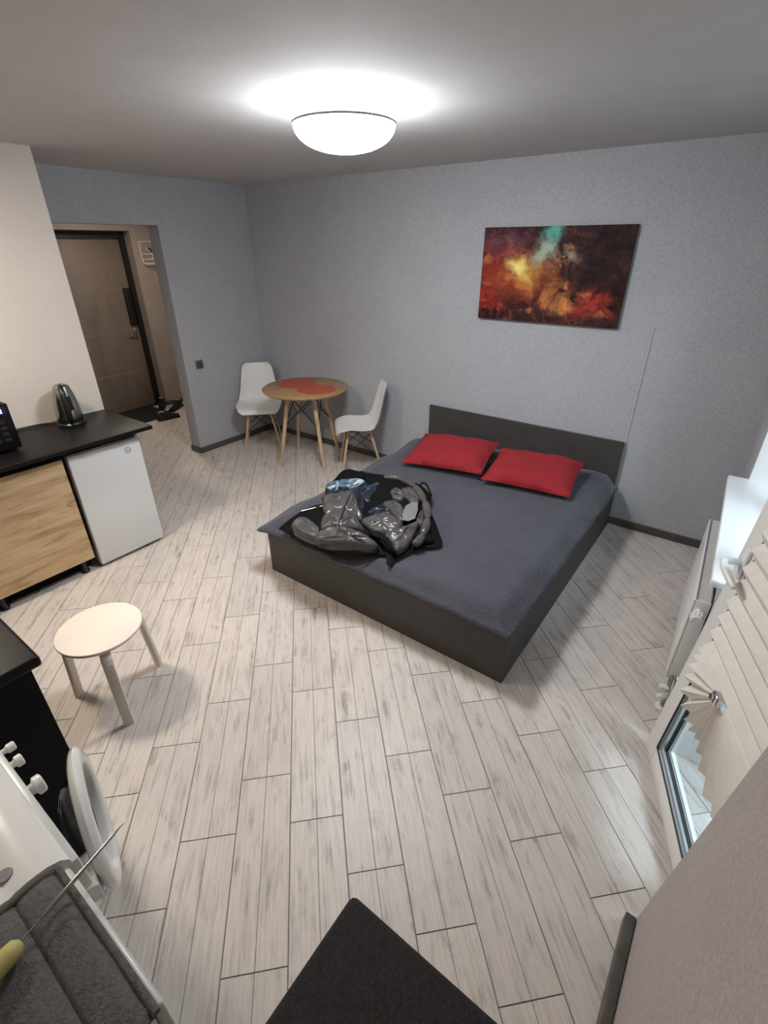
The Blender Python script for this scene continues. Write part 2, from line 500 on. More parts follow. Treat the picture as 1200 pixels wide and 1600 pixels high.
M['red_cloth'] = plain('red_cotton', (0.27, 0.010, 0.016), 0.9, var=0.12, scale=18, bump=0.5, bscale=35)
M['white_plastic'] = plain('white_chair_plastic', (0.76, 0.76, 0.745), 0.38, var=0.012)
M['beech'] = wood('beech_leg', (0.42, 0.27, 0.16), (0.56, 0.39, 0.25), (0.62, 0.45, 0.30), 0.45, (18, 18, 1.5), 2.0)
M['table_wood'] = wood('oak_table_top', (0.30, 0.155, 0.07), (0.45, 0.26, 0.13), (0.55, 0.35, 0.19), 0.42, (2.0, 16, 1), 2.5)
M['black_wire'] = plain('black_steel_wire', (0.012, 0.012, 0.012), 0.4, metal=0.4)
M['placemat'] = plain('red_woven_placemat', (0.50, 0.10, 0.055), 0.85, var=0.25, scale=45, bump=0.7, bscale=120)
M['oak_front'] = wood('oak_drawer_front', (0.36, 0.205, 0.095), (0.64, 0.44, 0.24), (0.74, 0.55, 0.335), 0.5, (1, 0.8, 6.0), 3.0, knots=True, contrast=(0.28, 0.5, 0.68))
M['black_top'] = plain('black_stone_worktop', (0.0055, 0.005, 0.005), 0.42, var=0.5, scale=90, bump=0.06, bscale=250, spec=0.18)
M['black_body'] = plain('black_cabinet_board', (0.004, 0.0035, 0.004), 0.6, var=0.3, spec=0.15)
M['black_plastic'] = plain('black_plastic', (0.010, 0.010, 0.011), 0.35)
M['fridge_white'] = plain('fridge_white', (0.74, 0.74, 0.73), 0.35, var=0.01, bump=0.04, bscale=300)
M['grey_plastic'] = plain('mid_grey_plastic', (0.20, 0.20, 0.22), 0.5)
M['steel'] = plain('brushed_steel', (0.42, 0.40, 0.385), 0.26, metal=1.0, var=0.1, scale=4, stretch=(1, 1, 10))
M['chrome'] = plain('chrome', (0.75, 0.75, 0.76), 0.12, metal=1.0, var=0.02)
M['cream_paint'] = plain('cream_painted_birch', (0.80, 0.73, 0.635), 0.5, var=0.03, scale=8, stretch=(1, 1, 4))
M['wm_white'] = plain('glossy_white_plastic', (0.76, 0.745, 0.715), 0.16, var=0.01, coat=0.4)
M['wm_shade'] = plain('pale_grey_plastic', (0.58, 0.60, 0.57), 0.3, var=0.02)
M['mat_grey'] = plain('grey_terry', (0.115, 0.110, 0.105), 0.95, var=0.25, scale=120, bump=0.9, bscale=260)
M['pouf'] = plain('charcoal_felt', (0.019, 0.0175, 0.0165), 0.95, var=0.45, scale=160, bump=0.8, bscale=320)
M['yellow'] = plain('yellow_rubber', (0.52, 0.46, 0.16), 0.6, var=0.15)
M['blind'] = plain('cream_pleated_fabric', (0.74, 0.70, 0.645), 0.85, var=0.05, scale=30, bump=0.2, bscale=300)
M['door_leaf'] = wood('taupe_door_panel', (0.15, 0.115, 0.088), (0.205, 0.165, 0.132), (0.25, 0.205, 0.165), 0.55, (1, 1.6, 0.5), 2.4)
M['inlay'] = plain('aluminium_inlay', (0.45, 0.42, 0.38), 0.35, metal=0.7)
M['door_black'] = plain('black_door_frame', (0.010, 0.008, 0.007), 0.5)
M['rack_white'] = plain('white_coated_wire', (0.74, 0.66, 0.58), 0.4)
M['doormat'] = plain('black_doormat', (0.008, 0.007, 0.007), 0.95, var=0.4, scale=60, bump=0.8, bscale=200)
M['shoe'] = plain('black_shoe_leather', (0.010, 0.009, 0.009), 0.4)
M['shoe_sole'] = plain('grey_shoe_lining', (0.30, 0.26, 0.23), 0.8)
M['puffer'] = plain('grey_glossy_nylon', (0.078, 0.072, 0.069), 0.27, var=0.25, scale=14, bump=1.0, bscale=34)
M['puffer_dark'] = plain('black_matt_nylon', (0.0025, 0.0025, 0.003), 0.7, var=0.3, bump=0.5, bscale=40, spec=0.15)
M['lining'] = lining_mat('printed_lining', -0.03)
M['lining_pale'] = lining_mat('pale_printed_lining', 0.10)
M['care'] = plain('pale_grey_patch', (0.17, 0.175, 0.17), 0.6)
M['ink'] = plain('dark_grey_ink', (0.05, 0.05, 0.05), 0.5)
M['nebula'] = nebula_mat()
M['canvas_edge'] = plain('dark_canvas_edge', (0.02, 0.008, 0.008), 0.7)
M['lamp_glow'] = emit('lamp_diffuser', (0.93, 0.965, 1.0), LAMP_MAIN)
M['kitchen_glow'] = emit('kitchen_spot_glow', (1.0, 0.87, 0.72), LAMP_KITCHEN)
M['hall_glow'] = emit('hall_lamp_glow', (1.0, 0.86, 0.72), LAMP_HALL)
M['balcony_glow'] = emit('balcony_lamp_glow', (0.78, 0.90, 1.0), LAMP_BALCONY)
M['lamp_base'] = emit('lamp_base_glow', (0.90, 0.94, 1.0), 3.0)
M['display'] = emit('blue_white_display', (0.60, 0.62, 1.0), 4.0)
M['display_bg'] = plain('dark_blue_display', (0.010, 0.008, 0.05), 0.2)
M['balcony_floor'] = plain('pale_balcony_tile', (0.45, 0.50, 0.53), 0.5, var=0.2, scale=3)

# ================================================================ THE ROOM
YB, XL, ZC = 3.653, -4.324, 2.38

def struct(name, bm, mat, parent=None, **k):
    o = obj(name, bm, mat, parent, **k)
    if parent is None: o['kind'] = 'structure'
    return o

# floor: grout bed with every tile a piece of its own
floor = struct('floor', bx(B(), -6.45, 0.46, -0.70, 4.0, -0.12, -0.003), M['grout'])
TW, TL, GAP = 0.1955, 0.6105, 0.0036
ROW = {-5: 2.503, -4: 2.70, -3: 1.680, -2: 1.273, -1: 1.688, 0: 1.4875, 1: 1.289, 2: 1.092, 3: 0.892, 4: 1.297, 5: 1.0975}
TU = Vector((-0.70711, 0.70711, 0)); TV = Vector((0.70711, 0.70711, 0))

def tile_bm():
    bm = B()
    hw, hl = (TW-GAP)/2, (TL-GAP)/2
    prof = [(-hw, -0.003), (-hw, -0.0008), (-hw+0.001, 0), (-0.0016, 0), (0, -0.0012), (0.0016, 0), (hw-0.001, 0), (hw, -0.0008), (hw, -0.003)]
    a = [bm.verts.new((-hl, v, z)) for v, z in prof]
    b = [bm.verts.new((hl, v, z)) for v, z in prof]
    n = len(prof)
    for i in range(n):
        f = bm.faces.new((a[i], a[(i+1) % n], b[(i+1) % n], b[i]))
        if i in (3, 4): f.material_index = 1
    bm.faces.new(list(reversed(a))); bm.faces.new(b)
    bmesh.ops.recalc_face_normals(bm, faces=bm.faces)
    return bm

tile_me = bpy.data.meshes.new('floor_tile')
_b = tile_bm(); _b.to_mesh(tile_me); _b.free()
tile_me.materials.append(M['tile']); tile_me.materials.append(M['groove'])
FX0, FX1, FY0, FY1 = -6.335, 0.44, -0.65, 3.93

def poly_hits(pts, r):
    x0, x1, y0, y1 = r
    P = list(pts)
    for ax, lim, sg in ((0, x0, 1), (0, x1, -1), (1, y0, 1), (1, y1, -1)):
        out = []
        for i in range(len(P)):
            a, b = P[i], P[(i+1) % len(P)]
            da, db = sg*(a[ax]-lim), sg*(b[ax]-lim)
            if da >= 0: out.append(a)
            if da*db < 0:
                t = da/(da-db); out.append((a[0]+(b[0]-a[0])*t, a[1]+(b[1]-a[1])*t))
        P = out
        if len(P) < 3: return 0.0
    return abs(sum(P[i][0]*P[(i+1) % len(P)][1]-P[(i+1) % len(P)][0]*P[i][1] for i in range(len(P))))/2

n_tiles = 0
for k in range(-26, 26):
    off = ROW.get(k, (1.4875-0.2035*k))
    for j in range(-14, 14):
        uc = off+TL*(j+0.5); vc = (k+0.5)*TW+0.002
        c = TU*uc+TV*vc
        if not (FX0-0.5 < c.x < FX1+0.5 and FY0-0.5 < c.y < FY1+0.5): continue
        hl, hw = TL/2, TW/2
        cor = [c+TU*sx*hl+TV*sy*hw for sx, sy in ((-1, -1), (1, -1), (1, 1), (-1, 1))]
        cor2 = [(p.x, p.y) for p in cor]
        vis = poly_hits(cor2, (-3.66, 0.42, -0.65, 3.66))+poly_hits(cor2, (FX0, -3.66, 1.54, 3.66))+poly_hits(cor2, (FX0, -4.45, 3.66, FY1))
        if vis < 0.004: continue
        whole = all(FX0 < x < FX1 and FY0 < y < FY1 for x, y in cor2)
        mw = Matrix.Translation(c) @ Matrix.Rotation(math.radians(135), 4, 'Z')
        if whole:
            o = bpy.data.objects.new('floor_tile', tile_me)
        else:
            bm = tile_bm()
            bmesh.ops.transform(bm, matrix=mw, verts=bm.verts)
            for co, no in (((FX0, 0, 0), (-1, 0, 0)), ((FX1, 0, 0), (1, 0, 0)), ((0, FY0, 0), (0, -1, 0)), ((0, FY1, 0), (0, 1, 0))):
                g = list(bm.verts)+list(bm.edges)+list(bm.faces)
                bmesh.ops.bisect_plane(bm, geom=g, plane_co=co, plane_no=no, clear_outer=True)
                bmesh.ops.holes_fill(bm, edges=[e for e in bm.edges if e.is_boundary])
            if not bm.verts: bm.free(); continue
            bmesh.ops.transform(bm, matrix=mw.inverted(), verts=bm.verts)
            me = bpy.data.meshes.new('floor_tile'); bm.to_mesh(me); bm.free()
            me.materials.append(M['tile']); me.materials.append(M['groove'])
            o = bpy.data.objects.new('floor_tile', me)
        link(o, floor)
        o.location = c - floor.location
        o.rotation_euler = (0, 0, math.radians(135))
        n_tiles += 1

struct('ceiling', bx(B(), -6.6, 0.46, -0.78, 4.05, ZC, ZC+0.08), M['ceiling'])
struct('wall_back', bx(B(), XL, 0.46, YB, YB+0.15, 0, ZC), M['wall'])
bm = B(); bx(bm, XL-0.15, XL, 2.685, YB+0.15, 0, ZC); bx(bm, XL-0.15, XL, 1.56, 2.685, 2.033, ZC)
struct('wall_left', bm, M['wall'])
struct('wall_kitchen', bx(B(), -3.77, -3.628, -0.65, 1.56, 0, ZC), M['kitchen_wall'])
struct('wall_hall_near', bx(B(), -6.45, -3.77, 1.42, 1.56, 0, ZC), M['hall_wall'])
bm = B(); bx(bm, -6.45, -6.17, 3.46, 4.05, 0, ZC); bx(bm, -6.45, -6.17, 1.56, 2.48, 0, ZC); bx(bm, -6.45, -6.17, 2.48, 3.46, 2.035, ZC)
struct('wall_hall_far', bm, M['hall_wall'])
struct('wall_hall_side', bx(B(), -6.17, XL-0.15, 3.93, 4.05, 0, ZC), M['hall_wall'])
struct('wall_front', bx(B(), -3.77, 0.46, -0.78, -0.65, 0, ZC), M['kitchen_wall'])
bm = B(); bx(bm, 0.15, 0.46, 2.86, YB, 0, ZC); bx(bm, 0.15, 0.46, 1.80, 2.86, 0, 0.815); bx(bm, 0.20, 0.46, 1.05, 2.86, 2.2, ZC)
struct('wall_right', bm, M['wall'])
bm = B()      # near pier of the window wall, its face leaning a little out of plumb
lean = 0.073
vs = [bm.verts.new(p) for p in ((0.195, -0.65, 0), (0.46, -0.65, 0), (0.46, 1.045, 0), (0.195, 1.045, 0),
                                (0.195+lean*ZC, -0.65, ZC), (0.46, -0.65, ZC), (0.46, 1.045, ZC), (0.195+lean*ZC, 1.045, ZC))]
for q in ((0, 3, 2, 1), (4, 5, 6, 7), (0, 1, 5, 4), (1, 2, 6, 5), (2, 3, 7, 6), (3, 0, 4, 7)): bm.faces.new([vs[i] for i in q])
struct('wall_pier', bm, M['wall_warm'])

def base_prof(name, x0, x1, y0, y1):
    struct(name, bx(B(), x0, x1, y0, y1, 0.0, 0.058, 0.004, 2), M['baseboard'], smooth=40)
base_prof('baseboard_back', XL+0.016, 0.15, YB-0.016, YB)
base_prof('baseboard_left', XL, XL+0.016, 2.671, YB)
base_prof('baseboard_left_end', XL-0.15, XL+0.016, 2.669, 2.685)
base_prof('baseboard_right', 0.134, 0.15, 2.90, YB-0.016)
base_prof('baseboard_pier', 0.166, 0.197, -0.60, 1.040)
struct('baseboard_hall', bx(B(), -6.17, -6.155, 3.46, 3.93, 0, 0.058), M['baseboard'])
# raised wallpaper seam running up from the bed head
struct('trim_1', bx(B(), -0.578, -0.556, YB-0.006, YB, 0.40, 1.42, 0.002, 1), M['wall'])
struct('trim_2', bx(B(), 0.152, 0.46, 2.845, 2.86, 0.852, 2.2), M['white_plaster'])
struct('trim_3', bx(B(), 0.152, 0.46, 1.785, 1.80, 0.0, 0.815), M['white_plaster'])
struct('trim_4', bx(B(), 0.375, 0.46, 1.05, 1.785, -0.003, 0.02), M['pvc'])

# balcony behind the window wall
struct('floor_balcony', bx(B(), 0.46, 1.6, 0.5, 3.9, -0.12, -0.02), M['balcony_floor'])
bm = B(); bx(bm, 1.6, 1.7, 0.5, 3.9, -0.12, 2.5); bx(bm, 0.46, 1.6, 0.4, 0.5, -0.12, 2.5); bx(bm, 0.46, 1.6, 3.9, 4.0, -0.12, 2.5)
struct('wall_balcony', bm, M['white_plaster'])
struct('ceiling_balcony', bx(B(), 0.46, 1.7, 0.4, 4.0, 2.45, 2.55), M['white_plaster'])

def disc_lamp(name, label, x, y, z, r, glow):
    t = thing(name, label, 'lamp', (x, y, z-0.04))
    obj('rim', lathe(B(), [(r+0.012, 0.04), (r+0.012, 0.0), (r, 0.0), (r, 0.04), (r+0.012, 0.04)], (x, y, z-0.04), 32), M['white_enamel'], t)
    obj('glow_disc', lathe(B(), [(0, 0.008), (r, 0.008), (r, 0.03), (0, 0.03)], (x, y, z-0.04), 32), glow, t)
    return t
disc_lamp('balcony_lamp', 'round flush lamp on the balcony ceiling', 1.0, 1.5, 2.45, 0.26, M['balcony_glow'])
disc_lamp('kitchen_spotlight', 'round warm spotlight on the ceiling over the kitchen corner', -2.75, 0.35, ZC, 0.16, M['kitchen_glow'])
disc_lamp('hall_lamp', 'round warm lamp on the hallway ceiling', -5.25, 2.95, ZC, 0.10, M['hall_glow'])

# ---------------------------------------------------------------- window with sill
w1 = bpy.data.objects.new('window_1', None); w1.location = (0.38, 2.3, 0.85); link(w1); w1['kind'] = 'structure'
bm = B()
_v = [bm.verts.new(p) for z in (0.822, 0.852) for p in ((0.100, 1.79, z), (0.375, 1.79, z), (0.375, 2.866, z), (0.064, 2.866, z))]
for q in ((0, 3, 2, 1), (4, 5, 6, 7), (0, 1, 5, 4), (1, 2, 6, 5), (2, 3, 7, 6), (3, 0, 4, 7)): bm.faces.new([_v[i] for i in q])
bmesh.ops.bevel(bm, geom=list(bm.edges), offset=0.007, segments=3, profile=0.5, affect='EDGES')
obj('window_sill', bm, M['sill'], w1, smooth=35)
bm = B()
for a in ((1.80, 1.865), (2.78, 2.845), (2.29, 2.36)): bx(bm, 0.37, 0.43, a[0], a[1], 0.87, 2.19, 0.006, 2)
bx(bm, 0.37, 0.43, 1.80, 2.845, 0.852, 0.92, 0.006, 2); bx(bm, 0.37, 0.43, 1.80, 2.845, 2.13, 2.199, 0.006, 2)
obj('window_frame', bm, M['pvc'], w1, smooth=35)
for a in ((1.865, 2.29), (2.36, 2.78)):
    box('pane', 0.396, 0.404, a[0], a[1], 0.92, 2.13, M['glass'], w1)

# ---------------------------------------------------------------- balcony door, swung into the room
d1 = bpy.data.objects.new('door_1', None)
d1.location = (0.087, 1.73, 0.0); LEAF_ROT = (Matrix.Rotation(math.radians(3.0), 4, 'Y') @ Matrix.Rotation(math.radians(-69.13), 4, 'Z')).to_euler()
d1.rotation_euler = LEAF_ROT; link(d1); d1['kind'] = 'structure'
LW, LZ0, LZ1, LF = 0.655, 0.042, 2.12, 0.088
def lb(name, u0, u1, y0, y1, z0, z1, mat, bev=0.004, parent=d1):
    o = box(name, u0, u1, y0, y1, z0, z1, mat, None, bev)
    o.parent = parent
    if parent is not d1: o.location = o.location - parent.location
    return o
lb('stile', 0, LF, 0, 0.068, LZ0, LZ1, M['pvc'], 0.006)
lb('stile', LW-LF, LW, 0, 0.068, LZ0, LZ1, M['pvc'], 0.006)
lb('rail', LF, LW-LF, 0, 0.068, LZ0, LZ0+LF, M['pvc'], 0.006)
lb('rail', LF, LW-LF, 0, 0.068, LZ1-LF, LZ1, M['pvc'], 0.006)
def frame_ring(bm, inset, wdt, y0, y1):
    a, b, c, e = LF+inset, LW-LF-inset, LZ0+LF+inset, LZ1-LF-inset
    bx(bm, a, a+wdt, y0, y1, c, e); bx(bm, b-wdt, b, y0, y1, c, e)
    bx(bm, a+wdt, b-wdt, y0, y1, c, c+wdt); bx(bm, a+wdt, b-wdt, y0, y1, e-wdt, e)
    return bm
g = obj('gasket', frame_ring(B(), -0.001, 0.005, -0.001, 0.004), M['gasket']); g.parent = d1
g = obj('glazing_bead', frame_ring(B(), 0.004, 0.016, 0.010, 0.030), M['spacer']); g.parent = d1
g = obj('gasket', frame_ring(B(), 0.020, 0.004, 0.020, 0.032), M['gasket']); g.parent = d1
g = obj('glazing_spacer', frame_ring(B(), 0.024, 0.012, 0.034, 0.046), M['white_plaster']); g.parent = d1
lb('pane', LF, LW-LF, 0.030, 0.034, LZ0+LF, LZ1-LF, M['glass'], 0)
hd = B()
bx(hd, 0.040, 0.072, -0.012, 0.0, 0.955, 1.065, 0.006, 2)
tube(hd, spline([(0.056, -0.01, 1.01), (0.056, -0.052, 1.01), (0.074, -0.066, 1.01), (0.12, -0.070, 1.006), (0.185, -0.066, 0.995)], 5), [0.011]*15+[0.011, 0.011, 0.011, 0.010, 0.009, 0.007], 10)
g = obj('handle', hd, M['white_enamel'], smooth=50); g.parent = d1
fr = B()
bx(fr, 0.375, 0.44, 1.052, 1.11, 0.02, 2.199, 0.005, 2); bx(fr, 0.375, 0.44, 1.725, 1.784, 0.02, 2.199, 0.005, 2); bx(fr, 0.375, 0.44, 1.11, 1.725, 2.14, 2.199, 0.005, 2)
df = obj('door_frame', fr, M['pvc'], d1, smooth=35)

# pleated blind on the door leaf, its bottom pinched into a fan
pb = thing('pleated_blind', 'cream pleated blind pinched into a fan on the open balcony door', 'blind', (0.087, 1.73, 0.0))
pb.rotation_euler = LEAF_ROT
BU0, BU1 = 0.125, 0.652
cu, cz = 0.33, 0.69
bm = B()
rows = []
zz = cz-0.012; i = 0
while zz < 2.06:
    y = -0.038 if i % 2 else -0.016
    ew = 0.0 if i % 2 else 0.0
    rows.append([bm.verts.new((BU0+(BU1-BU0)*k/8, y, zz)) for k in range(9)])
    zz += 0.036 if i % 2 == 0 else 0.028
    i += 1
for a, b in zip(rows, rows[1:]):
    for k in range(8): bm.faces.new((a[k], a[k+1], b[k+1], b[k]))
fb = obj('fabric', bm, M['blind']); fb.parent = pb
md = fb.modifiers.new('solid', 'SOLIDIFY'); md.thickness = 0.0012
def rad(deg):
    T = [(170, .205), (180, .205), (200, .232), (218, .262), (228, .266), (250, .228), (270, .185), (288, .215), (300, .262), (312, .32), (330, .335), (345, .325), (360, .318), (372, .318)]
    for (a, ra), (b, rb) in zip(T, T[1:]):
        if a <= deg <= b: return ra+(rb-ra)*(deg-a)/(b-a)
    return .24
bm = B()
NF = 34
c0 = [bm.verts.new((cu, -0.020, cz)), bm.verts.new((cu, -0.050, cz))]
prev = None
for i in range(NF+1):
    deg = 171+198*i/NF
    a = math.radians(deg); r = rad(deg)*(1.0 if i % 2 else 0.97)
    y = -0.048 if i % 2 else -0.012
    strip = []
    for s in (0.12, 0.4, 0.7, 1.0):
        strip.append(bm.verts.new((cu+r*s*math.cos(a), -0.030+(y+0.030)*min(1, s*1.1), cz+r*s*math.sin(a))))
    if prev:
        for q in range(3): bm.faces.new((prev[q], prev[q+1], strip[q+1], strip[q]))
    prev = strip
bmesh.ops.delete(bm, geom=c0, context='VERTS')
fn = obj('fan_folds', bm, M['blind']); fn.parent = pb
md = fn.modifiers.new('solid', 'SOLIDIFY'); md.thickness = 0.0012
bm = B(); bx(bm, cu-0.020, cu+0.020, -0.056, -0.010, cz-0.022, cz+0.018, 0.008, 3)
tube(bm, [(cu, -0.058, cz+0.005), (cu, -0.064, cz+0.005)], 0.010, 12)
cl = obj('clip', bm, M['chrome'], smooth=40); cl.parent = pb
bm = bx(B(), BU0-0.006, BU1+0.006, -0.048, -0.002, 2.05, 2.085, 0.004, 2)
rl = obj('top_rail', bm, M['white_enamel'], smooth=40); rl.parent = pb

# ---------------------------------------------------------------- radiator
rd = thing('radiator', 'white panel radiator under the window sill with grille top', 'radiator', (0.108, 2.45, 0.0))
box('front_panel', 0.074, 0.084, 2.045, 2.86, 0.145, 0.592, M['white_enamel'], rd, 0.004)
box('back_panel', 0.124, 0.134, 2.06, 2.845, 0.155, 0.585, M['white_enamel'], rd, 0.003)
for y0, y1 in ((2.045, 2.052), (2.853, 2.86)): box('end_panel', 0.084, 0.138, y0, y1, 0.145, 0.592, M['white_enamel'], rd, 0.002)
gr = obj('grille', bx(bx(bx(B(), 0.084, 0.089, 2.052, 2.853, 0.586, 0.594), 0.133, 0.138, 2.052, 2.853, 0.586, 0.594), 0.089, 0.133, 2.052, 2.853, 0.55, 0.556), M['grey_plastic'], rd)
_slat = None
for i in range(66):
    yy = 2.056+i*(0.793/65)
    if _slat is None:
        _slat = box('slat', 0.089, 0.133, yy-0.0032, yy+0.0032, 0.578, 0.594, M['white_enamel'], rd)
        _s0 = _slat
    else:
        s = _s0.copy(); link(s); s.parent = rd; s.matrix_parent_inverse = _s0.matrix_parent_inverse.copy(); s.location = (_s0.location.x, yy, _s0.location.z)
v = obj('valve', lathe(B(), [(0, 0), (0.014, 0), (0.014, 0.018), (0.021, 0.022), (0.023, 0.06), (0.020, 0.072), (0, 0.073)], (0.104, 2.045, 0.54), 24, 'Y'), M['white_enamel'], rd, smooth=40)
bmesh_v = None
v.data.transform(Matrix.Scale(-1, 4, (0, 1, 0))); v.data.flip_normals(); v.location.y = 2.045-0.0365
for i in range(12):
    a = 2*PI*i/12
    box('rib', 0.104+0.0235*math.cos(a)-0.0022, 0.104+0.0235*math.cos(a)+0.0022, 1.982, 2.02, 0.54+0.0235*math.sin(a)-0.0022, 0.54+0.0235*math.sin(a)+0.0022, M['white_enamel'], v)
pm_ = rd
obj('pipe', tube(tube(B(), [(0.10, 2.05, 0.165), (0.10, 2.02, 0.16), (0.10, 2.01, 0.12), (0.10, 2.01, 0.0)], 0.009, 10), [(0.125, 2.05, 0.165), (0.125, 2.035, 0.16), (0.125, 2.03, 0.12), (0.125, 2.03, 0.0)], 0.009, 10), M['steel'], rd, smooth=50)
bm = B(); lathe(bm, [(0, 0), (0.018, 0), (0.020, 0.012), (0.012, 0.03), (0, 0.03)], (0.10, 2.01, 0.075), 16, 'Z'); tube(bm, [(0.10, 2.01, 0.12), (0.066, 2.0, 0.12)], 0.013, 12); tube(bm, [(0.10, 2.01, 0.062), (0.07, 2.0, 0.062)], 0.012, 12)
obj('lower_valve', bm, M['white_enamel'], rd, smooth=50)
obj('floor_rose', lathe(B(), [(0, 0), (0.026, 0), (0.022, 0.008), (0, 0.009)], (0.10, 2.01, 0.0), 20), M['white_enamel'], rd, smooth=50)

rd.rotation_euler = (0, 0, 0.036)
rd.location.x -= 0.007

# ---------------------------------------------------------------- entrance door at the end of the hall
d2 = bpy.data.objects.new('door_2', None); d2.location = (-6.36, 2.97, 0); link(d2); d2['kind'] = 'structure'
leaf = box('leaf', -6.40, -6.335, 2.53, 3.398, 0.012, 1.958, M['door_leaf'], d2, 0.003)
bm = B(); bx(bm, -6.43, -6.30, 3.400, 3.458, 0, 2.03); bx(bm, -6.43, -6.30, 2.482, 2.528, 0, 2.03); bx(bm, -6.43, -6.30, 2.528, 3.40, 1.962, 2.03)
obj('door_frame', bm, M['door_black'], d2)
for z in (1.43, 0.95, 0.47): box('inlay_strip', -6.336, -6.3335, 2.53, 3.30, z-0.004, z+0.004, M['inlay'], d2)
box('lock_plate', -6.335, -6.305, 3.305, 3.385, 1.02, 1.44, M['black_plastic'], d2, 0.006)
bm = bx(B(), -6.335, -6.325, 3.318, 3.362, 0.86, 1.01, 0.005, 2)
esc = obj('escutcheon', bm, M['steel'], d2, smooth=40)
bm = tube(B(), spline([(-6.325, 3.34, 0.965), (-6.285, 3.34, 0.965), (-6.275, 3.33, 0.963), (-6.272, 3.24, 0.955)], 4), 0.009, 10)
obj('handle', bm, M['chrome'], d2, smooth=60)
obj('thumb_turn', lathe(B(), [(0, 0), (0.016, 0), (0.016, 0.012), (0.007, 0.014), (0.007, 0.03), (0, 0.03)], (-6.325, 3.34, 0.895), 16, 'X'), M['steel'], d2, smooth=40)
box('threshold', -6.43, -6.29, 2.482, 3.458, 0, 0.012, M['door_black'], d2)

# ================================================================ CEILING LAMP
LX, LY = -1.62, 1.93
cl = thing('ceiling_lamp', 'round flat white ceiling lamp glowing above the bed', 'lamp', (LX, LY, 2.215))
obj('base', lathe(B(), [(0, 0), (0.190, 0), (0.204, -0.012), (0.208, -0.064), (0, -0.064)], (LX, LY, ZC), 64), M['lamp_base'], cl, smooth=50)
obj('rim', lathe(B(), [(0.200, 0), (0.2125, -0.001), (0.214, -0.0035), (0.2125, -0.009), (0.200, -0.010), (0.200, 0)], (LX, LY, 2.321), 64), M['grey_plastic'], cl, smooth=50)
prof = [(0, -0.092)]+[(0.209*math.sin(a)**0.9, -0.092*math.cos(a)) for a in [PI/2*k/14 for k in range(1, 15)]]+[(0.19, 0.004), (0, 0.004)]
obj('diffuser', lathe(B(), prof, (LX, LY, 2.311), 64), M['lamp_glow'], cl, smooth=60)

# ================================================================ BED
bed = thing('bed', 'low anthracite double bed with headboard against the grey wall', 'bed', (-1.36, 2.66, 0))
BX0, BX1, BYF = -2.170, -0.545, 1.696
box('foot_panel', BX0, BX1, BYF, BYF+0.022, 0.0, 0.312, M['bed_board'], bed, 0.0015, 1)
box('side_panel', BX0, BX0+0.022, BYF+0.022, 3.613, 0.0, 0.312, M['bed_board'], bed, 0.0015, 1)
box('side_panel', BX1-0.022, BX1, BYF+0.022, 3.613, 0.0, 0.312, M['bed_board'], bed, 0.0015, 1)
box('headboard', BX0+0.002, BX1-0.02, 3.613, 3.637, 0.0, 0.654, M['bed_board'], bed, 0.0015, 1)
box('slat_base', BX0+0.022, BX1-0.022, BYF+0.022, 3.613, 0.16, 0.20, M['beech'], bed)
box('mattress', BX0+0.06, BX1-0.07, BYF+0.07, 3.595, 0.20, 0.360, M['mattress'], bed, 0.05, 5)
for x, y in ((BX0+0.06, BYF+0.07), (BX1-0.06, BYF+0.07), (BX0+0.06, 3.55), (BX1-0.06, 3.55)):
    box('leg', x-0.02, x+0.02, y-0.02, y+0.02, 0, 0.16, M['bed_board'], bed)

def sstep(t):
    t = max(0, min(1, t)); return t*t*(3-2*t)
def cover_z(x, y):
    z = 0.386+0.006*math.sin(3.1*x+1.2*y)*math.sin(2.3*y-x)
    dl, dr, df = x-(-2.215), (-0.528)-x, y-1.668
    z -= max(0.052*(1-sstep(dl/0.12)), 0.072*(1-sstep(dr/0.10)), 0.062*(1-sstep(df/0.10)))
    dh = 3.606-y
    z += 0.030*math.exp(-((dh-0.10)/0.10)**2)*(0.75+0.35*math.sin(4*x+0.6))
    z += 0.010*(1-sstep(dr/0.10))*math.sin(17*y)*0.8+0.010*(1-sstep(dl/0.10))*math.sin(13*y+1)
    z += 0.004*math.sin(21*x+4*y)*(1-sstep(df/0.14))
    z += 0.010*math.exp(-(((x+0.72)/0.10)**2))*sstep((y-2.6)/0.6)
    return z
bm = B()
NX, NY = 70, 82
gv = []
for j in range(NY+1):
    row = []
    for i in range(NX+1):
        x = -2.215+(2.215-0.528)*i/NX; y = 1.668+(3.606-1.668)*j/NY
        xx = x-(0.035*sstep((y-2.2)/0.9) if i < 8 else 0)*(1-i/8 if i < 8 else 0)
        row.append(bm.verts.new((xx, y-(0.02*(1-i/6) if (i < 6 and j < 4) else 0), cover_z(x, y))))
    gv.append(row)
for j in range(NY):
    for i in range(NX): bm.faces.new((gv[j][i], gv[j][i+1], gv[j+1][i+1], gv[j+1][i]))
cov = obj('coverlet', bm, M['coverlet'], smooth=80)
md = cov.modifiers.new('solid', 'SOLIDIFY'); md.thickness = 0.012; md.offset = -1
tag(cov, 'slate blue quilted coverlet spread over the bed', 'coverlet')

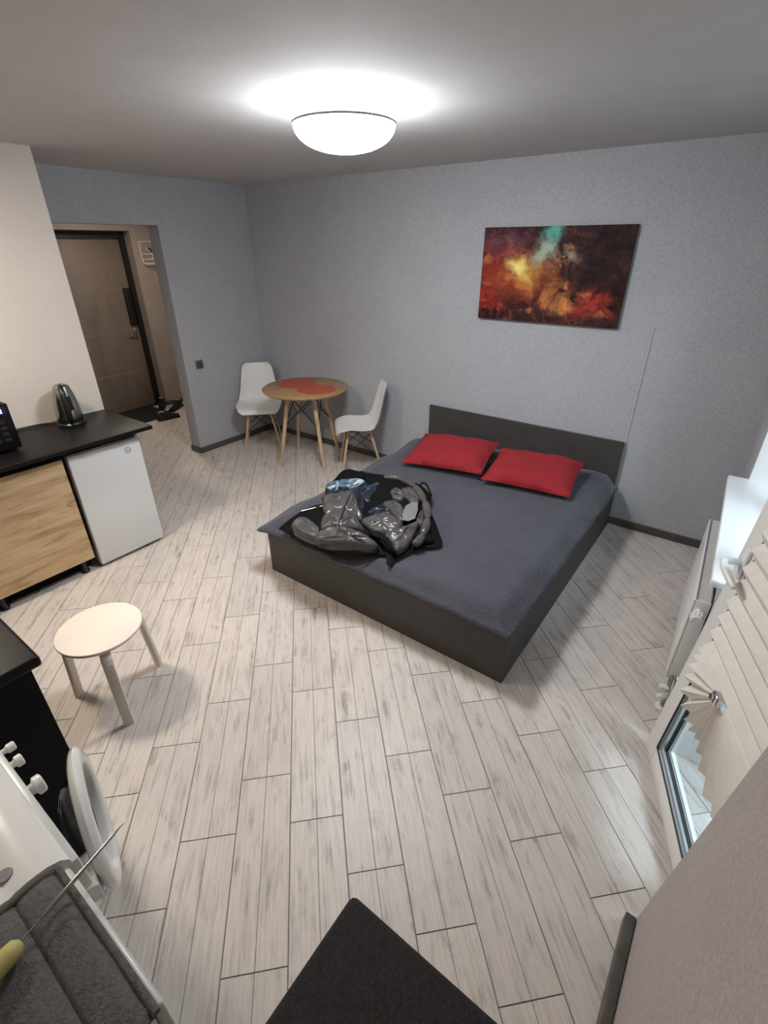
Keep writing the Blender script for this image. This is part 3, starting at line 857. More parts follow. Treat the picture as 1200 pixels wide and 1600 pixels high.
def pillow(label, lo, hi, right, w, hgt, th, seed):
    rnd = random.Random(seed)
    lo, hi, right = Vector(lo), Vector(hi), Vector(right)
    up = (hi-lo).normalized(); rt = (right-up*right.dot(up)).normalized(); nn = rt.cross(up)
    if nn.z < 0: nn = -nn
    c = (lo+hi)/2
    bm = B(); n = 22
    ph = [rnd.uniform(0, 6.28) for _ in range(6)]
    grids = []
    for s in (1, -1):
        g = []
        for j in range(n+1):
            row = []
            for i in range(n+1):
                u = -1+2*i/n; v = -1+2*j/n
                t = (max(0, 1-abs(u)**3.0)**0.6)*(max(0, 1-abs(v)**3.0)**0.6)
                px = u*w/2*(1-0.045*(1-v*v)); py = v*hgt/2*(1-0.05*(1-u*u))
                wrk = 0.006*t*(math.sin(4*u+3*v+ph[0])+math.sin(7*v-3*u+ph[1]))+0.007*(1-t)*math.sin(9*u+6*v+ph[2])
                dz = s*th/2*t*(1.25 if s > 0 else 0.75)+wrk
                row.append(c+rt*px+up*py+nn*dz)
            g.append(row)
        grids.append(g)
    V = {}
    def vert(s, j, i):
        edge = i in (0, n) or j in (0, n)
        key = (0 if edge else s, j, i)
        if key not in V: V[key] = bm.verts.new(grids[0 if edge else s][j][i])
        return V[key]
    for s in (0, 1):
        for j in range(n):
            for i in range(n):
                bm.faces.new([vert(s, j, i), vert(s, j, i+1), vert(s, j+1, i+1), vert(s, j+1, i)])
    t = thing('pillow', label, 'pillow', (c.x, c.y, 0.39), group='red pillows on the bed')
    obj('cushion', bm, M['red_cloth'], t, smooth=80)
    edge = [c+rt*(u*w/2*(1-0.045*(1-v*v)))+up*(v*hgt/2*(1-0.05*(1-u*u))) for u, v in
            [(-1+2*k/12, -1) for k in range(12)]+[(1, -1+2*k/12) for k in range(12)]+[(1-2*k/12, 1) for k in range(12)]+[(-1, 1-2*k/12) for k in range(13)]]
    obj('seam', tube(B(), edge, 0.0035, 6, False), M['red_cloth'], t, smooth=80)
    return t
pillow('red pillow on the side of the bed nearer the dining table', (-1.637, 2.915, 0.435), (-1.715, 3.375, 0.515), (0.62, -0.045, 0), 0.625, 0.47, 0.13, 1)
pillow('red pillow under the canvas, nearer the radiator', (-1.01, 2.96, 0.435), (-1.06, 3.40, 0.515), (0.61, 0.045, 0), 0.605, 0.455, 0.13, 5)

# ================================================================ JACKET
J={
 'shell':[(-1.987,1.650,0.410),(-2.013,1.865,0.420),(-1.939,1.979,0.440),(-2.070,2.144,0.450),(-2.100,2.266,0.460),(-2.133,2.421,0.470),(-1.992,2.467,0.470),(-1.847,2.511,0.470),(-1.693,2.534,0.470),(-1.567,2.539,0.460),(-1.448,2.486,0.430),(-1.371,2.344,0.430),(-1.179,2.136,0.420),(-1.109,2.035,0.410),(-1.189,1.936,0.410),(-1.225,1.793,0.400),(-1.244,1.721,0.400),(-1.301,1.779,0.410),(-1.481,1.667,0.400),(-1.686,1.634,0.400),(-1.946,1.639,0.400)],
 'sleeve_lump':[(-1.888,1.743,0.460),(-1.713,1.705,0.460),(-1.672,1.630,0.450),(-1.870,1.642,0.450)],
 'a_top':[(-1.863,1.911,0.530),(-1.808,1.968,0.545),(-1.751,2.033,0.550),(-1.693,1.934,0.550),(-1.661,1.864,0.545),(-1.702,1.808,0.530),(-1.730,1.774,0.515)],
 'a_side':[(-1.751,2.033,0.550),(-1.644,1.960,0.520),(-1.562,1.893,0.490),(-1.604,1.871,0.515),(-1.660,1.865,0.545),(-1.699,1.941,0.550)],
 'b_top':[(-1.725,1.771,0.515),(-1.664,1.867,0.540),(-1.611,1.779,0.535),(-1.581,1.719,0.525),(-1.624,1.695,0.505),(-1.667,1.672,0.490)],
 'b_side':[(-1.663,1.868,0.540),(-1.589,1.860,0.515),(-1.492,1.824,0.480),(-1.519,1.792,0.495),(-1.579,1.717,0.525),(-1.610,1.780,0.535)],
 'c_front':[(-1.675,1.668,0.480),(-1.592,1.731,0.510),(-1.505,1.775,0.490),(-1.431,1.783,0.475),(-1.372,1.783,0.455),(-1.361,1.756,0.450),(-1.452,1.708,0.450),(-1.523,1.671,0.450),(-1.644,1.618,0.450)],
 'd_lump':[(-1.566,1.902,0.475),(-1.536,1.987,0.480),(-1.486,2.033,0.490),(-1.369,2.013,0.485),(-1.343,1.962,0.475),(-1.360,1.902,0.465),(-1.440,1.873,0.465),(-1.509,1.883,0.465)],
 'e_panel':[(-1.374,1.879,0.465),(-1.330,1.972,0.475),(-1.295,2.074,0.475),(-1.253,1.981,0.460),(-1.234,1.902,0.450),(-1.251,1.802,0.445),(-1.311,1.847,0.450)],
 'f_lump':[(-1.587,2.141,0.480),(-1.548,2.194,0.485),(-1.458,2.165,0.480),(-1.377,2.039,0.475),(-1.492,2.085,0.485)],
 'g_lump':[(-1.608,2.376,0.480),(-1.555,2.415,0.485),(-1.446,2.340,0.475),(-1.470,2.286,0.475),(-1.553,2.312,0.475)],
 'h_lump':[(-1.650,2.306,0.480),(-1.631,2.360,0.485),(-1.546,2.318,0.480),(-1.534,2.252,0.475),(-1.601,2.252,0.475)],
 'label':[(-1.450,2.185,0.492),(-1.416,2.268,0.492),(-1.326,2.099,0.484),(-1.374,2.038,0.486)],
 'rim':[(-1.800,2.438,0.490),(-1.728,2.463,0.500),(-1.622,2.464,0.500),(-1.512,2.408,0.495),(-1.393,2.306,0.490),(-1.298,2.193,0.480),(-1.235,2.072,0.470),(-1.203,1.970,0.455),(-1.200,1.900,0.450)],
 'collar':[(-1.453,1.824,0.475),(-1.412,1.863,0.480),(-1.333,1.836,0.475),(-1.270,1.803,0.460),(-1.229,1.784,0.440),(-1.297,1.787,0.440),(-1.399,1.819,0.455)],
 'lining_top':[(-2.016,2.110,0.505),(-1.957,2.195,0.520),(-1.872,2.271,0.520),(-1.785,2.252,0.515),(-1.771,2.342,0.500),(-1.682,2.349,0.480),(-1.643,2.233,0.465),(-1.648,2.132,0.455),(-1.637,2.047,0.455),(-1.599,1.942,0.465),(-1.689,2.008,0.505),(-1.783,2.067,0.530),(-1.838,2.015,0.525),(-1.912,1.978,0.510)],
 'lining_low':[(-1.617,2.021,0.468),(-1.625,2.118,0.468),(-1.567,2.175,0.472),(-1.486,2.122,0.475),(-1.475,2.062,0.476),(-1.536,2.000,0.474)],
 'hood_edge':[(-2.040,2.229,0.490),(-2.107,2.391,0.485),(-2.021,2.406,0.490),(-1.932,2.424,0.490),(-1.881,2.297,0.510),(-1.933,2.240,0.515)],
 'zip':[(-1.972,1.815,0.450),(-1.934,1.877,0.455),(-1.897,1.935,0.460)],
 'zip2':[(-1.971,1.642,0.415),(-1.766,1.603,0.415),(-1.646,1.606,0.420),(-1.467,1.652,0.420),(-1.348,1.752,0.420)],
 'strap':[(-1.548,2.500,0.475),(-1.555,2.537,0.480),(-1.525,2.544,0.475),(-1.439,2.469,0.450)],
 'hollow':[(-1.903,1.776,0.455),(-1.879,1.917,0.470),(-1.768,1.808,0.470),(-1.711,1.715,0.465),(-1.817,1.742,0.455)],
}

jk = thing('puffer_jacket', 'crumpled grey and black puffer jacket lying open on the bed', 'jacket', (-1.6, 2.05, 0.39))
def grow(P, k):
    c = sum((Vector(p) for p in P), Vector())/len(P)
    return [c+(Vector(p)-c)*k for p in P]
obj('shell', puff(B(), J['shell'], 0.045, 0.02, 5, 0.006, 3, 9), M['puffer_dark'], jk, smooth=70)
for i, (k, h) in enumerate((('sleeve_lump', .030), ('a_top', .030), ('a_side', .022), ('b_top', .028), ('b_side', .022), ('c_front', .034), ('d_lump', .026), ('e_panel', .024), ('f_lump', .022), ('g_lump', .02), ('h_lump', .02))):
    obj('quilted_panel', puff(B(), grow(J[k], 1.07), h, 0.04, 5, 0.0040, 11+i, 11), M['puffer'], jk, smooth=75)
obj('hood_edge', puff(B(), J['hood_edge'], 0.02, 0.03, 5, 0.003, 40), M['puffer_dark'], jk, smooth=75)
obj('lining', puff(B(), J['lining_top'], 0.006, 0.05, 5, 0.005, 41), M['lining'], jk, smooth=75)
obj('lining', puff(B(), [(-2.020,2.105,0.510),(-1.957,2.195,0.526),(-1.872,2.271,0.526),(-1.810,2.235,0.524),(-1.850,2.150,0.530),(-1.900,2.090,0.528),(-1.960,2.050,0.520)], 0.010, 0.03, 5, 0.004, 47), M['lining_pale'], jk, smooth=75)
obj('lining', puff(B(), J['lining_low'], 0.010, 0.03, 5, 0.004, 42), M['lining'], jk, smooth=75)
obj('sleeve_hollow', puff(B(), J['hollow'], 0.006, 0.02, 5, 0.002, 43), M['puffer_dark'], jk, smooth=75)
obj('collar', puff(B(), J['collar'], 0.022, 0.03, 5, 0.003, 44), M['puffer_dark'], jk, smooth=75)
obj('patch', puff(B(), J['label'], 0.003, 0.006, 2, 0, 45, 4), M['care'], jk, smooth=40)
rim = spline(J['rim'], 6)
obj('rim_roll', tube(B(), rim, [0.013+0.013*abs(math.sin(PI*i/8))**0.5 for i in range(len(rim))], 12), M['puffer'], jk, smooth=70)
obj('zip', tube(B(), spline(J['zip'], 5), 0.003, 6), M['steel'], jk, smooth=60)
obj('quilt_seam', tube(B(), spline([(-1.752, 2.036, 0.566), (-1.705, 1.945, 0.572), (-1.662, 1.866, 0.566), (-1.618, 1.785, 0.560), (-1.580, 1.718, 0.548), (-1.560, 1.680, 0.515)], 5), 0.006, 8), M['puffer'], jk, smooth=60)
obj('quilt_seam', tube(B(), spline([(-1.870, 1.905, 0.532), (-1.735, 1.776, 0.528), (-1.700, 1.715, 0.512), (-1.672, 1.660, 0.490)], 5), 0.005, 8), M['puffer_dark'], jk, smooth=60)
for i, pts in enumerate(([(-1.62, 2.44, .478), (-1.50, 2.38, .480), (-1.42, 2.28, .474), (-1.47, 2.26, .474), (-1.56, 2.38, .476)], [(-1.36, 2.24, .470), (-1.29, 2.14, .468), (-1.27, 2.08, .466), (-1.31, 2.09, .468), (-1.34, 2.15, .470)],
                         [(-1.80, 2.40, .484), (-1.70, 2.40, .484), (-1.66, 2.34, .480), (-1.76, 2.35, .484)], [(-1.27, 2.00, .455), (-1.20, 2.06, .440), (-1.14, 2.02, .425), (-1.21, 1.96, .445)])):
    obj('lining_fold', puff(B(), pts, 0.016, 0.03, 5, 0.004, 60+i), M['puffer'] if i in (0, 1) else M['puffer_dark'], jk, smooth=75)
obj('zip', tube(B(), spline(J['zip2'], 5), 0.005, 6), M['puffer_dark'], jk, smooth=60)
obj('strap', tube(B(), spline(J['strap'], 5), 0.006, 6), M['puffer_dark'], jk, smooth=60)

# ================================================================ CANVAS
cv = thing('canvas_picture', 'wide canvas print of a red and gold nebula on the grey wall', 'picture', (-1.279, YB-0.015, 1.395))
box('print', -1.779, -0.779, YB-0.0315, YB-0.0295, 1.395, 1.988, M['nebula'], cv)
box('stretcher', -1.779, -0.779, YB-0.0295, YB-0.002, 1.395, 1.988, M['canvas_edge'], cv, 0.001, 1)

# light switch
sw = thing('light_switch', 'small dark grey square light switch beside the doorway', 'switch', (XL, 2.839, 0.83))
box('plate', XL, XL+0.008, 2.797, 2.881, 0.828, 0.912, M['grey_plastic'], sw, 0.003)
box('rocker', XL+0.008, XL+0.012, 2.806, 2.872, 0.837, 0.903, M['ink'], sw, 0.002)

# ================================================================ DINING TABLE AND CHAIRS
TX, TY, TZ, TR = -3.300, 3.235, 0.722, 0.395
tb = thing('dining_table', 'small round wooden table on four splayed wooden legs', 'table', (TX, TY, 0))
obj('table_top', lathe(B(), [(0, -0.024), (TR-0.012, -0.024), (TR, -0.012), (TR, -0.004), (TR-0.005, 0), (0, 0)], (TX, TY, TZ), 64), M['table_wood'], tb, smooth=40)
legs = []
for a in (248, 338, 68, 158):
    a = math.radians(a)
    top = Vector((TX+0.17*math.cos(a), TY+0.17*math.sin(a), TZ-0.024)); bot = Vector((TX+0.315*math.cos(a), TY+0.315*math.sin(a), 0))
    legs.append((top, bot))
    obj('leg', tube(B(), [bot, bot.lerp(top, .1), bot.lerp(top, .75), top], [0.014, 0.0155, 0.021, 0.020], 14), M['beech'], tb, smooth=50)
for i in range(4):
    (t0, b0), (t1, b1) = legs[i], legs[(i+1) % 4]
    obj('wire_brace', tube(tube(B(), [b0.lerp(t0, .55), t1.lerp(b1, .03)], 0.0045, 8), [b1.lerp(t1, .55), t0.lerp(b0, .03)], 0.0045, 8), M['black_wire'], tb, smooth=60)
box('bracket', TX-0.13, TX+0.13, TY-0.13, TY+0.13, TZ-0.032, TZ-0.024, M['black_wire'], tb)
def placemat(label, x, y, z):
    o = obj('placemat', lathe(B(), [(0, 0), (0.172, 0), (0.176, 0.002), (0.172, 0.005), (0.15, 0.004), (0.12, 0.005), (0.08, 0.004), (0.04, 0.005), (0, 0.0045)], (x, y, z), 48), M['placemat'], smooth=40)
    return tag(o, label, 'placemat', 'round red placemats on the table')
placemat('round red woven placemat at the corner side of the table', -3.445, 3.275, TZ)
placemat('round red woven placemat at the bed side of the table', -3.145, 3.225, TZ)

def chair(label, x, y, rot):
    t = thing('dining_chair', label, 'chair', (x, y, 0), rot, 'white shell chairs at the round table')
    # shell, facing +x
    prof = spline([(0.228, 0, 0.386), (0.222, 0, 0.412), (0.195, 0, 0.430), (0.12, 0, 0.432), (0.03, 0, 0.420), (-0.07, 0, 0.420), (-0.135, 0, 0.444), (-0.170, 0, 0.50), (-0.194, 0, 0.59), (-0.216, 0, 0.69), (-0.238, 0, 0.775), (-0.246, 0, 0.805)], 4)
    hw = [(0, .165), (.04, .200), (.12, .224), (.3, .232), (.42, .228), (.55, .208), (.70, .186), (.85, .168), (.93, .156), (.975, .138), (1.0, .105)]
    def W(s):
        for (a, wa), (b, wb) in zip(hw, hw[1:]):
            if a <= s <= b: return wa+(wb-wa)*(s-a)/(b-a)
        return .06
    bm = B(); rows = []
    L = [0.0]
    for a, b in zip(prof, prof[1:]): L.append(L[-1]+(b-a).length)
    nv = 14
    for i, p in enumerate(prof):
        s = L[i]/L[-1]
        w = W(s); row = []
        d = (prof[min(i+1, len(prof)-1)]-prof[max(i-1, 0)]).normalized()
        nr = Vector((d.z, 0, -d.x))      # towards the sitter
        if nr.z < 0 and s < 0.4: nr = -nr
        if nr.x < 0 and s > 0.5: nr = -nr
        cup = 0.030*sstep(s/0.25) if s < 0.5 else 0.045-0.02*(s-0.5)
        for k in range(nv+1):
            v = -1+2*k/nv
            q = p+Vector((0, v*w, 0))+nr*cup*abs(v)**2.6
            row.append(bm.verts.new(q))
        rows.append(row)
    for a, b in zip(rows, rows[1:]):
        for k in range(nv): bm.faces.new((a[k], a[k+1], b[k+1], b[k]))
    sh = obj('shell', bm, M['white_plastic'], t, local=True, smooth=80)
    md = sh.modifiers.new('solid', 'SOLIDIFY'); md.thickness = 0.007; md.offset = 0
    md = sh.modifiers.new('sub', 'SUBSURF'); md.levels = 1; md.render_levels = 1
    LG = []
    for sx, sy in ((1, 1), (1, -1), (-1, -1), (-1, 1)):
        top = Vector((0.02+sx*0.10, sy*0.105, 0.405)); bot = Vector((0.0+sx*0.19, sy*0.185, 0))
        LG.append((top, bot))
        obj('leg', tube(B(), [bot, bot.lerp(top, .15), bot.lerp(top, .8), top], [0.0095, 0.0105, 0.0135, 0.012], 12), M['beech'], t, local=True, smooth=50)
    for i in range(4):
        (t0, b0), (t1, b1) = LG[i], LG[(i+1) % 4]
        obj('wire_brace', tube(tube(B(), [b0.lerp(t0, .45), t1.lerp(b1, .05)], 0.0038, 8), [b1.lerp(t1, .45), t0.lerp(b0, .05)], 0.0038, 8), M['black_wire'], t, local=True, smooth=60)
    bm = B()
    for sx in (-1, 1): tube(bm, [(0.02+sx*0.10, -0.11, 0.404), (0.02+sx*0.10, 0.11, 0.404)], 0.006, 8)
    for sy in (-1, 1): tube(bm, [(-0.085, sy*0.105, 0.404), (0.125, sy*0.105, 0.404)], 0.006, 8)
    obj('seat_bracket', bm, M['black_wire'], t, local=True, smooth=60)
    return t
chair('white shell chair in the corner by the light switch', -4.02, 3.265, math.radians(-44))
chair('white shell chair between the round table and the bed', -2.748, 3.358, math.radians(224))

# ================================================================ KITCHEN RUN
wt = box('worktop', -3.626, -3.02, -0.30, 1.562, 0.836, 0.862, M['black_top'], None, 0.005, 3)
tag(wt, 'black worktop carrying the kettle and microwave', 'worktop')
kc = thing('base_cabinet', 'kitchen base cabinet with oak grain front beside the white fridge', 'cabinet', (-3.35, 0.72, 0))
box('carcass', -3.60, -3.118, 0.425, 1.020, 0.09, 0.834, M['black_body'], kc)
box('drawer_front', -3.116, -3.098, 0.428, 1.017, 0.098, 0.782, M['oak_front'], kc, 0.001, 1)
box('plinth', -3.21, -3.195, 0.425, 1.020, 0.0, 0.09, M['black_body'], kc)
for x, y in ((-3.15, 0.955), (-3.15, 0.49)):
    obj('foot', lathe(B(), [(0, 0), (0.026, 0), (0.028, 0.012), (0.018, 0.02), (0.018, 0.075), (0.03, 0.09), (0, 0.09)], (x, y, 0), 18), M['black_plastic'], kc, smooth=40)
kc2 = thing('base_cabinet', 'kitchen base cabinet with oak grain front at the left edge of the frame', 'cabinet', (-3.35, 0.10, 0))
box('carcass', -3.60, -3.118, -0.20, 0.420, 0.09, 0.834, M['black_body'], kc2)
box('drawer_front', -3.116, -3.098, 0.27, 0.417, 0.098, 0.782, M['oak_front'], kc2, 0.001, 1)
obj('foot', lathe(B(), [(0, 0), (0.026, 0), (0.028, 0.012), (0.018, 0.02), (0.018, 0.075), (0.03, 0.09), (0, 0.09)], (-3.15, 0.36, 0), 18), M['black_plastic'], kc2, smooth=40)

fg = thing('fridge', 'small white under-counter fridge with round badge', 'fridge', (-3.33, 1.27, 0))
box('body', -3.575, -3.150, 1.050, 1.485, 0.02, 0.806, M['grey_plastic'], fg, 0.004)
box('side_panel', -3.575, -3.150, 1.485, 1.489, 0.03, 0.80, M['fridge_white'], fg)
box('door', -3.143, -3.096, 1.046, 1.492, 0.022, 0.786, M['fridge_white'], fg, 0.006, 3)
box('door_seal', -3.150, -3.143, 1.056, 1.482, 0.03, 0.785, M['gasket'], fg)
box('hinge_cap', -3.14, -3.10, 1.470, 1.491, 0.786, 0.800, M['white_plastic'], fg, 0.003)
box('top_strip', -3.145, -3.101, 1.054, 1.466, 0.786, 0.796, M['grey_plastic'], fg, 0.002)
for y in (1.09, 1.45): obj('foot', lathe(B(), [(0, 0), (0.018, 0), (0.018, 0.015), (0.012, 0.022), (0, 0.022)], (-3.16, y, 0), 16), M['black_plastic'], fg)
bd = obj('badge', lathe(B(), [(0.0175, 0), (0.0205, 0), (0.0205, 0.0012), (0.0175, 0.0012), (0.0175, 0)], (-3.096, 1.402, 0.722), 32, 'X'), M['ink'], fg)
fc = bpy.data.curves.new('badge_text', 'FONT'); fc.body = 'hi'; fc.size = 0.027; fc.extrude = 0.0005; fc.align_x = 'CENTER'; fc.align_y = 'CENTER'
fo = bpy.data.objects.new('badge_text_curve', fc); COL.objects.link(fo)
bpy.context.view_layer.update()
me = bpy.data.meshes.new_from_object(fo.evaluated_get(bpy.context.evaluated_depsgraph_get()))
bpy.data.objects.remove(fo, do_unlink=True)
me.name = 'badge_letters'
me.transform(Matrix(((0, 0, 1, 0), (1, 0, 0, 0), (0, 1, 0, 0), (0, 0, 0, 1))))
me.materials.clear(); me.materials.append(M['ink'])
bl = bpy.data.objects.new('badge_letters', me); link(bl, fg); bl.location = Vector((-3.0955, 1.402, 0.722))-fg.location

# microwave
mw = thing('microwave', 'black microwave with lit blue display at the left end of the worktop', 'microwave', (-3.40, 0.65, 0.862))
obj('body', bx(B(), -3.575, -3.235, 0.42, 0.892, 0.876, 1.135, 0.022, 4), M['black_plastic'], mw, smooth=40)
box('front_panel', -3.235, -3.215, 0.425, 0.890, 0.880, 1.130, M['black_body'], mw, 0.006)
box('door_window', -3.216, -3.212, 0.44, 0.74, 0.90, 1.11, M['display_bg'], mw)
dp = box('display', -3.216, -3.213, 0.765, 0.872, 1.075, 1.115, M['display_bg'], mw)
for y in (0.790, 0.806, 0.830, 0.846):
    obj('digit', bx(bx(bx(B(), -3.213, -3.2118, y-0.005, y-0.0025, 1.083, 1.105), -3.213, -3.2118, y+0.0025, y+0.005, 1.083, 1.105), -3.213, -3.2118, y-0.0025, y+0.0025, 1.1025, 1.105), M['display'], dp)
for r in range(4):
    for c in range(2):
        obj('button', bx(B(), -3.216, -3.2125, 0.775+c*0.045, 0.807+c*0.045, 0.925+r*0.033, 0.945+r*0.033, 0.002, 1), M['black_plastic'], mw)
for x in (-3.55, -3.26):
    for y in (0.45, 0.86): obj('foot', lathe(B(), [(0, 0), (0.014, 0), (0.012, 0.014), (0, 0.014)], (x, y, 0.862), 12), M['black_plastic'], mw)

# kettle
KX, KY = -3.485, 1.275
kt = thing('kettle', 'stainless steel electric kettle with black handle on the worktop', 'kettle', (KX, KY, 0.862))
obj('power_base', lathe(B(), [(0, 0), (0.082, 0), (0.085, 0.008), (0.078, 0.018), (0, 0.02)], (KX, KY, 0.862), 36), M['black_plastic'], kt, smooth=40)
obj('skirt', lathe(B(), [(0, 0), (0.074, 0), (0.076, 0.02), (0, 0.022)], (KX, KY, 0.882), 36), M['black_plastic'], kt, smooth=40)
obj('body', lathe(B(), [(0, 0), (0.075, 0), (0.0755, 0.006), (0.071, 0.06), (0.064, 0.12), (0.055, 0.165), (0.047, 0.19), (0, 0.192)], (KX, KY, 0.904), 40), M['steel'], kt, smooth=40)
obj('lid', lathe(B(), [(0, 0.025), (0.015, 0.025), (0.03, 0.020), (0.046, 0.006), (0.047, 0), (0, 0)], (KX, KY, 1.096), 36), M['steel'], kt, smooth=40)
sa = math.radians(172)
bm = B()
def kp(r, a, z): return Vector((KX+r*math.cos(a), KY+r*math.sin(a), z))
vs_ = [bm.verts.new(p) for p in (kp(0.045, sa-0.55, 1.088), kp(0.095, sa, 1.098), kp(0.045, sa+0.55, 1.088), kp(0.058, sa, 1.02), kp(0.040, sa, 1.094))]
for q in ((0, 1, 3), (1, 2, 3), (0, 4, 1), (1, 4, 2), (0, 3, 2), (0, 2, 4)): bm.faces.new([vs_[i] for i in q])
obj('spout', bm, M['steel'], kt)
ha = math.radians(-22)
hp = spline([kp(0.040, ha, 1.112), kp(0.070, ha, 1.112), kp(0.098, ha, 1.07), kp(0.108, ha, 1.0), kp(0.104, ha, 0.93), kp(0.084, ha, 0.895), kp(0.068, ha, 0.892)], 6)
obj('handle', tube(B(), hp, [0.011+0.008*math.sin(PI*i/(len(hp)-1)) for i in range(len(hp))], 12), M['black_plastic'], kt, smooth=60)
gl = box('water_gauge', KX+0.052, KX+0.071, KY-0.012, KY+0.012, 0.93, 1.05, M['black_plastic'], kt, 0.003)
obj('cord', tube(B(), spline([(KX-0.07, KY-0.04, 0.867), (KX-0.11, KY-0.10, 0.867), (-3.615, 1.10, 0.868), (-3.618, 0.96, 0.869), (-3.60, 0.90, 0.869)], 6), 0.004, 8), M['black_plastic'], kt, smooth=60)

# second run: worktop and cabinet next to the washing machine
w2 = box('worktop', -3.018, -1.392, -0.36, 0.240, 0.826, 0.862, M['black_top'], None, 0.010, 3)
tag(w2, 'black worktop with rounded corner beside the washing machine', 'worktop')
c2 = thing('base_cabinet', 'black base cabinet beside the washing machine', 'cabinet', (-1.8, -0.07, 0))
box('carcass', -2.20, -1.428, -0.34, 0.192, 0.09, 0.824, M['black_body'], c2)
box('end_panel', -1.427, -1.412, -0.34, 0.212, 0.0, 0.824, M['black_body'], c2, 0.001, 1)
box('door', -2.20, -1.43, 0.193, 0.211, 0.10, 0.80, M['black_body'], c2, 0.001, 1)
for x in (-2.12, -1.52): obj('foot', lathe(B(), [(0, 0), (0.026, 0), (0.018, 0.02), (0.018, 0.075), (0.03, 0.09), (0, 0.09)], (x, 0.12, 0), 16), M['black_plastic'], c2)
c3 = thing('base_cabinet', 'black base cabinet under the far end of the second worktop', 'cabinet', (-2.6, -0.07, 0))
box('carcass', -3.00, -2.21, -0.34, 0.192, 0.09, 0.824, M['black_body'], c3)
box('door', -3.00, -2.21, 0.193, 0.211, 0.10, 0.80, M['black_body'], c3, 0.001, 1)
for x in (-2.92, -2.28): obj('foot', lathe(B(), [(0, 0), (0.026, 0), (0.018, 0.02), (0.018, 0.075), (0.03, 0.09), (0, 0.09)], (x, 0.12, 0), 16), M['black_plastic'], c3)

# washing machine
wm = thing('washing_machine', 'white washing machine with open porthole door', 'washing machine', (-1.10, -0.24, 0))
WX0, WX1, WYF = -1.385, -0.808, 0.030
bm = bx(B(), WX0, WX1, -0.52, WYF, 0.02, 0.80, 0.01, 3)
obj('body', bm, M['white_enamel'], wm, smooth=40)
# top: plate with a generously rounded front edge and raised rim
bm = B()
pr = [(-0.525, 0.80), (-0.525, 0.838), (-0.50, 0.848), (-0.06, 0.848), (-0.050, 0.845), (-0.040, 0.848), (-0.02, 0.850), (0.012, 0.846), (0.034, 0.836), (0.046, 0.820), (0.048, 0.80)]
a = [bm.verts.new((WX0, y, z)) for y, z in pr]; b = [bm.verts.new((WX1, y, z)) for y, z in pr]
for i in range(len(pr)): bm.faces.new((a[i], a[(i+1) % len(pr)], b[(i+1) % len(pr)], b[i]))
bm.faces.new(a); bm.faces.new(list(reversed(b)))
obj('top_cover', bm, M['wm_white'], wm, smooth=50)
obj('screw_cap', lathe(B(), [(0, 0), (0.014, 0), (0.013, 0.003), (0, 0.003)], (-0.855, -0.040, 0.848), 20), M['grey_plastic'], wm, smooth=40)
obj('control_panel', bx(B(), WX0, WX1, 0.03, 0.060, 0.70, 0.806, 0.006, 2), M['wm_shade'], wm, smooth=40)
for x, r, l in ((-1.060, 0.023, 0.030), (-1.165, 0.015, 0.026), (-1.222, 0.012, 0.030)):
    k = obj('knob', lathe(B(), [(0, 0), (r*0.55, 0), (r*0.6, l*0.3), (r, l*0.45), (r, l*0.9), (r*0.8, l), (0, l)], (x, 0.060, 0.782), 24, 'Y'), M['wm_white'], wm, smooth=40)
# porthole ring in the front
obj('porthole_rim', lathe(B(), [(0.150, 0), (0.205, 0), (0.200, 0.012), (0.155, 0.012), (0.150, 0)], (-1.097, 0.030, 0.52), 48, 'Y'), M['wm_shade'], wm, smooth=40)
obj('rubber_seal', lathe(B(), [(0.150, 0.004), (0.148, 0.010), (0.120, 0.002), (0, 0.002)], (-1.097, 0.030, 0.52), 40, 'Y'), M['gasket'], wm, smooth=40)
# door, hinged on its +x side and swung open a little
hinge = Vector((-0.895, 0.062, 0.0))
dm = Matrix.Translation(hinge) @ Matrix.Rotation(math.radians(-18), 4, 'Z')
bm = lathe(B(), [(0.138, 0), (0.168, -0.002), (0.184, 0.006), (0.188, 0.016), (0.182, 0.026), (0.165, 0.032), (0.145, 0.030), (0.138, 0.022), (0.138, 0)], (-0.192, 0.012, 0.55), 56, 'Y')
bmesh.ops.transform(bm, matrix=dm, verts=bm.verts)
pd = obj('porthole_door', bm, M['wm_white'], wm, smooth=50)
bm = lathe(B(), [(0.138, 0.020), (0.136, 0.010), (0.122, -0.028), (0.090, -0.045), (0.0, -0.050), (0, -0.046), (0.088, -0.041), (0.118, -0.026), (0.132, 0.010), (0.134, 0.020), (0.138, 0.020)], (-0.192, 0.012, 0.55), 48, 'Y')
bmesh.ops.transform(bm, matrix=dm, verts=bm.verts)
obj('glass_bowl', bm, M['glass_clear'], pd, smooth=60)
bm = bx(B(), -0.02, 0.010, -0.012, 0.014, 0.52, 0.58, 0.004, 2)
bmesh.ops.transform(bm, matrix=dm, verts=bm.verts)
obj('hinge', bm, M['wm_shade'], wm)
for x in (-1.33, -0.87): obj('foot', lathe(B(), [(0, 0), (0.022, 0), (0.02, 0.02), (0, 0.02)], (x, -0.05, 0), 16), M['black_plastic'], wm)

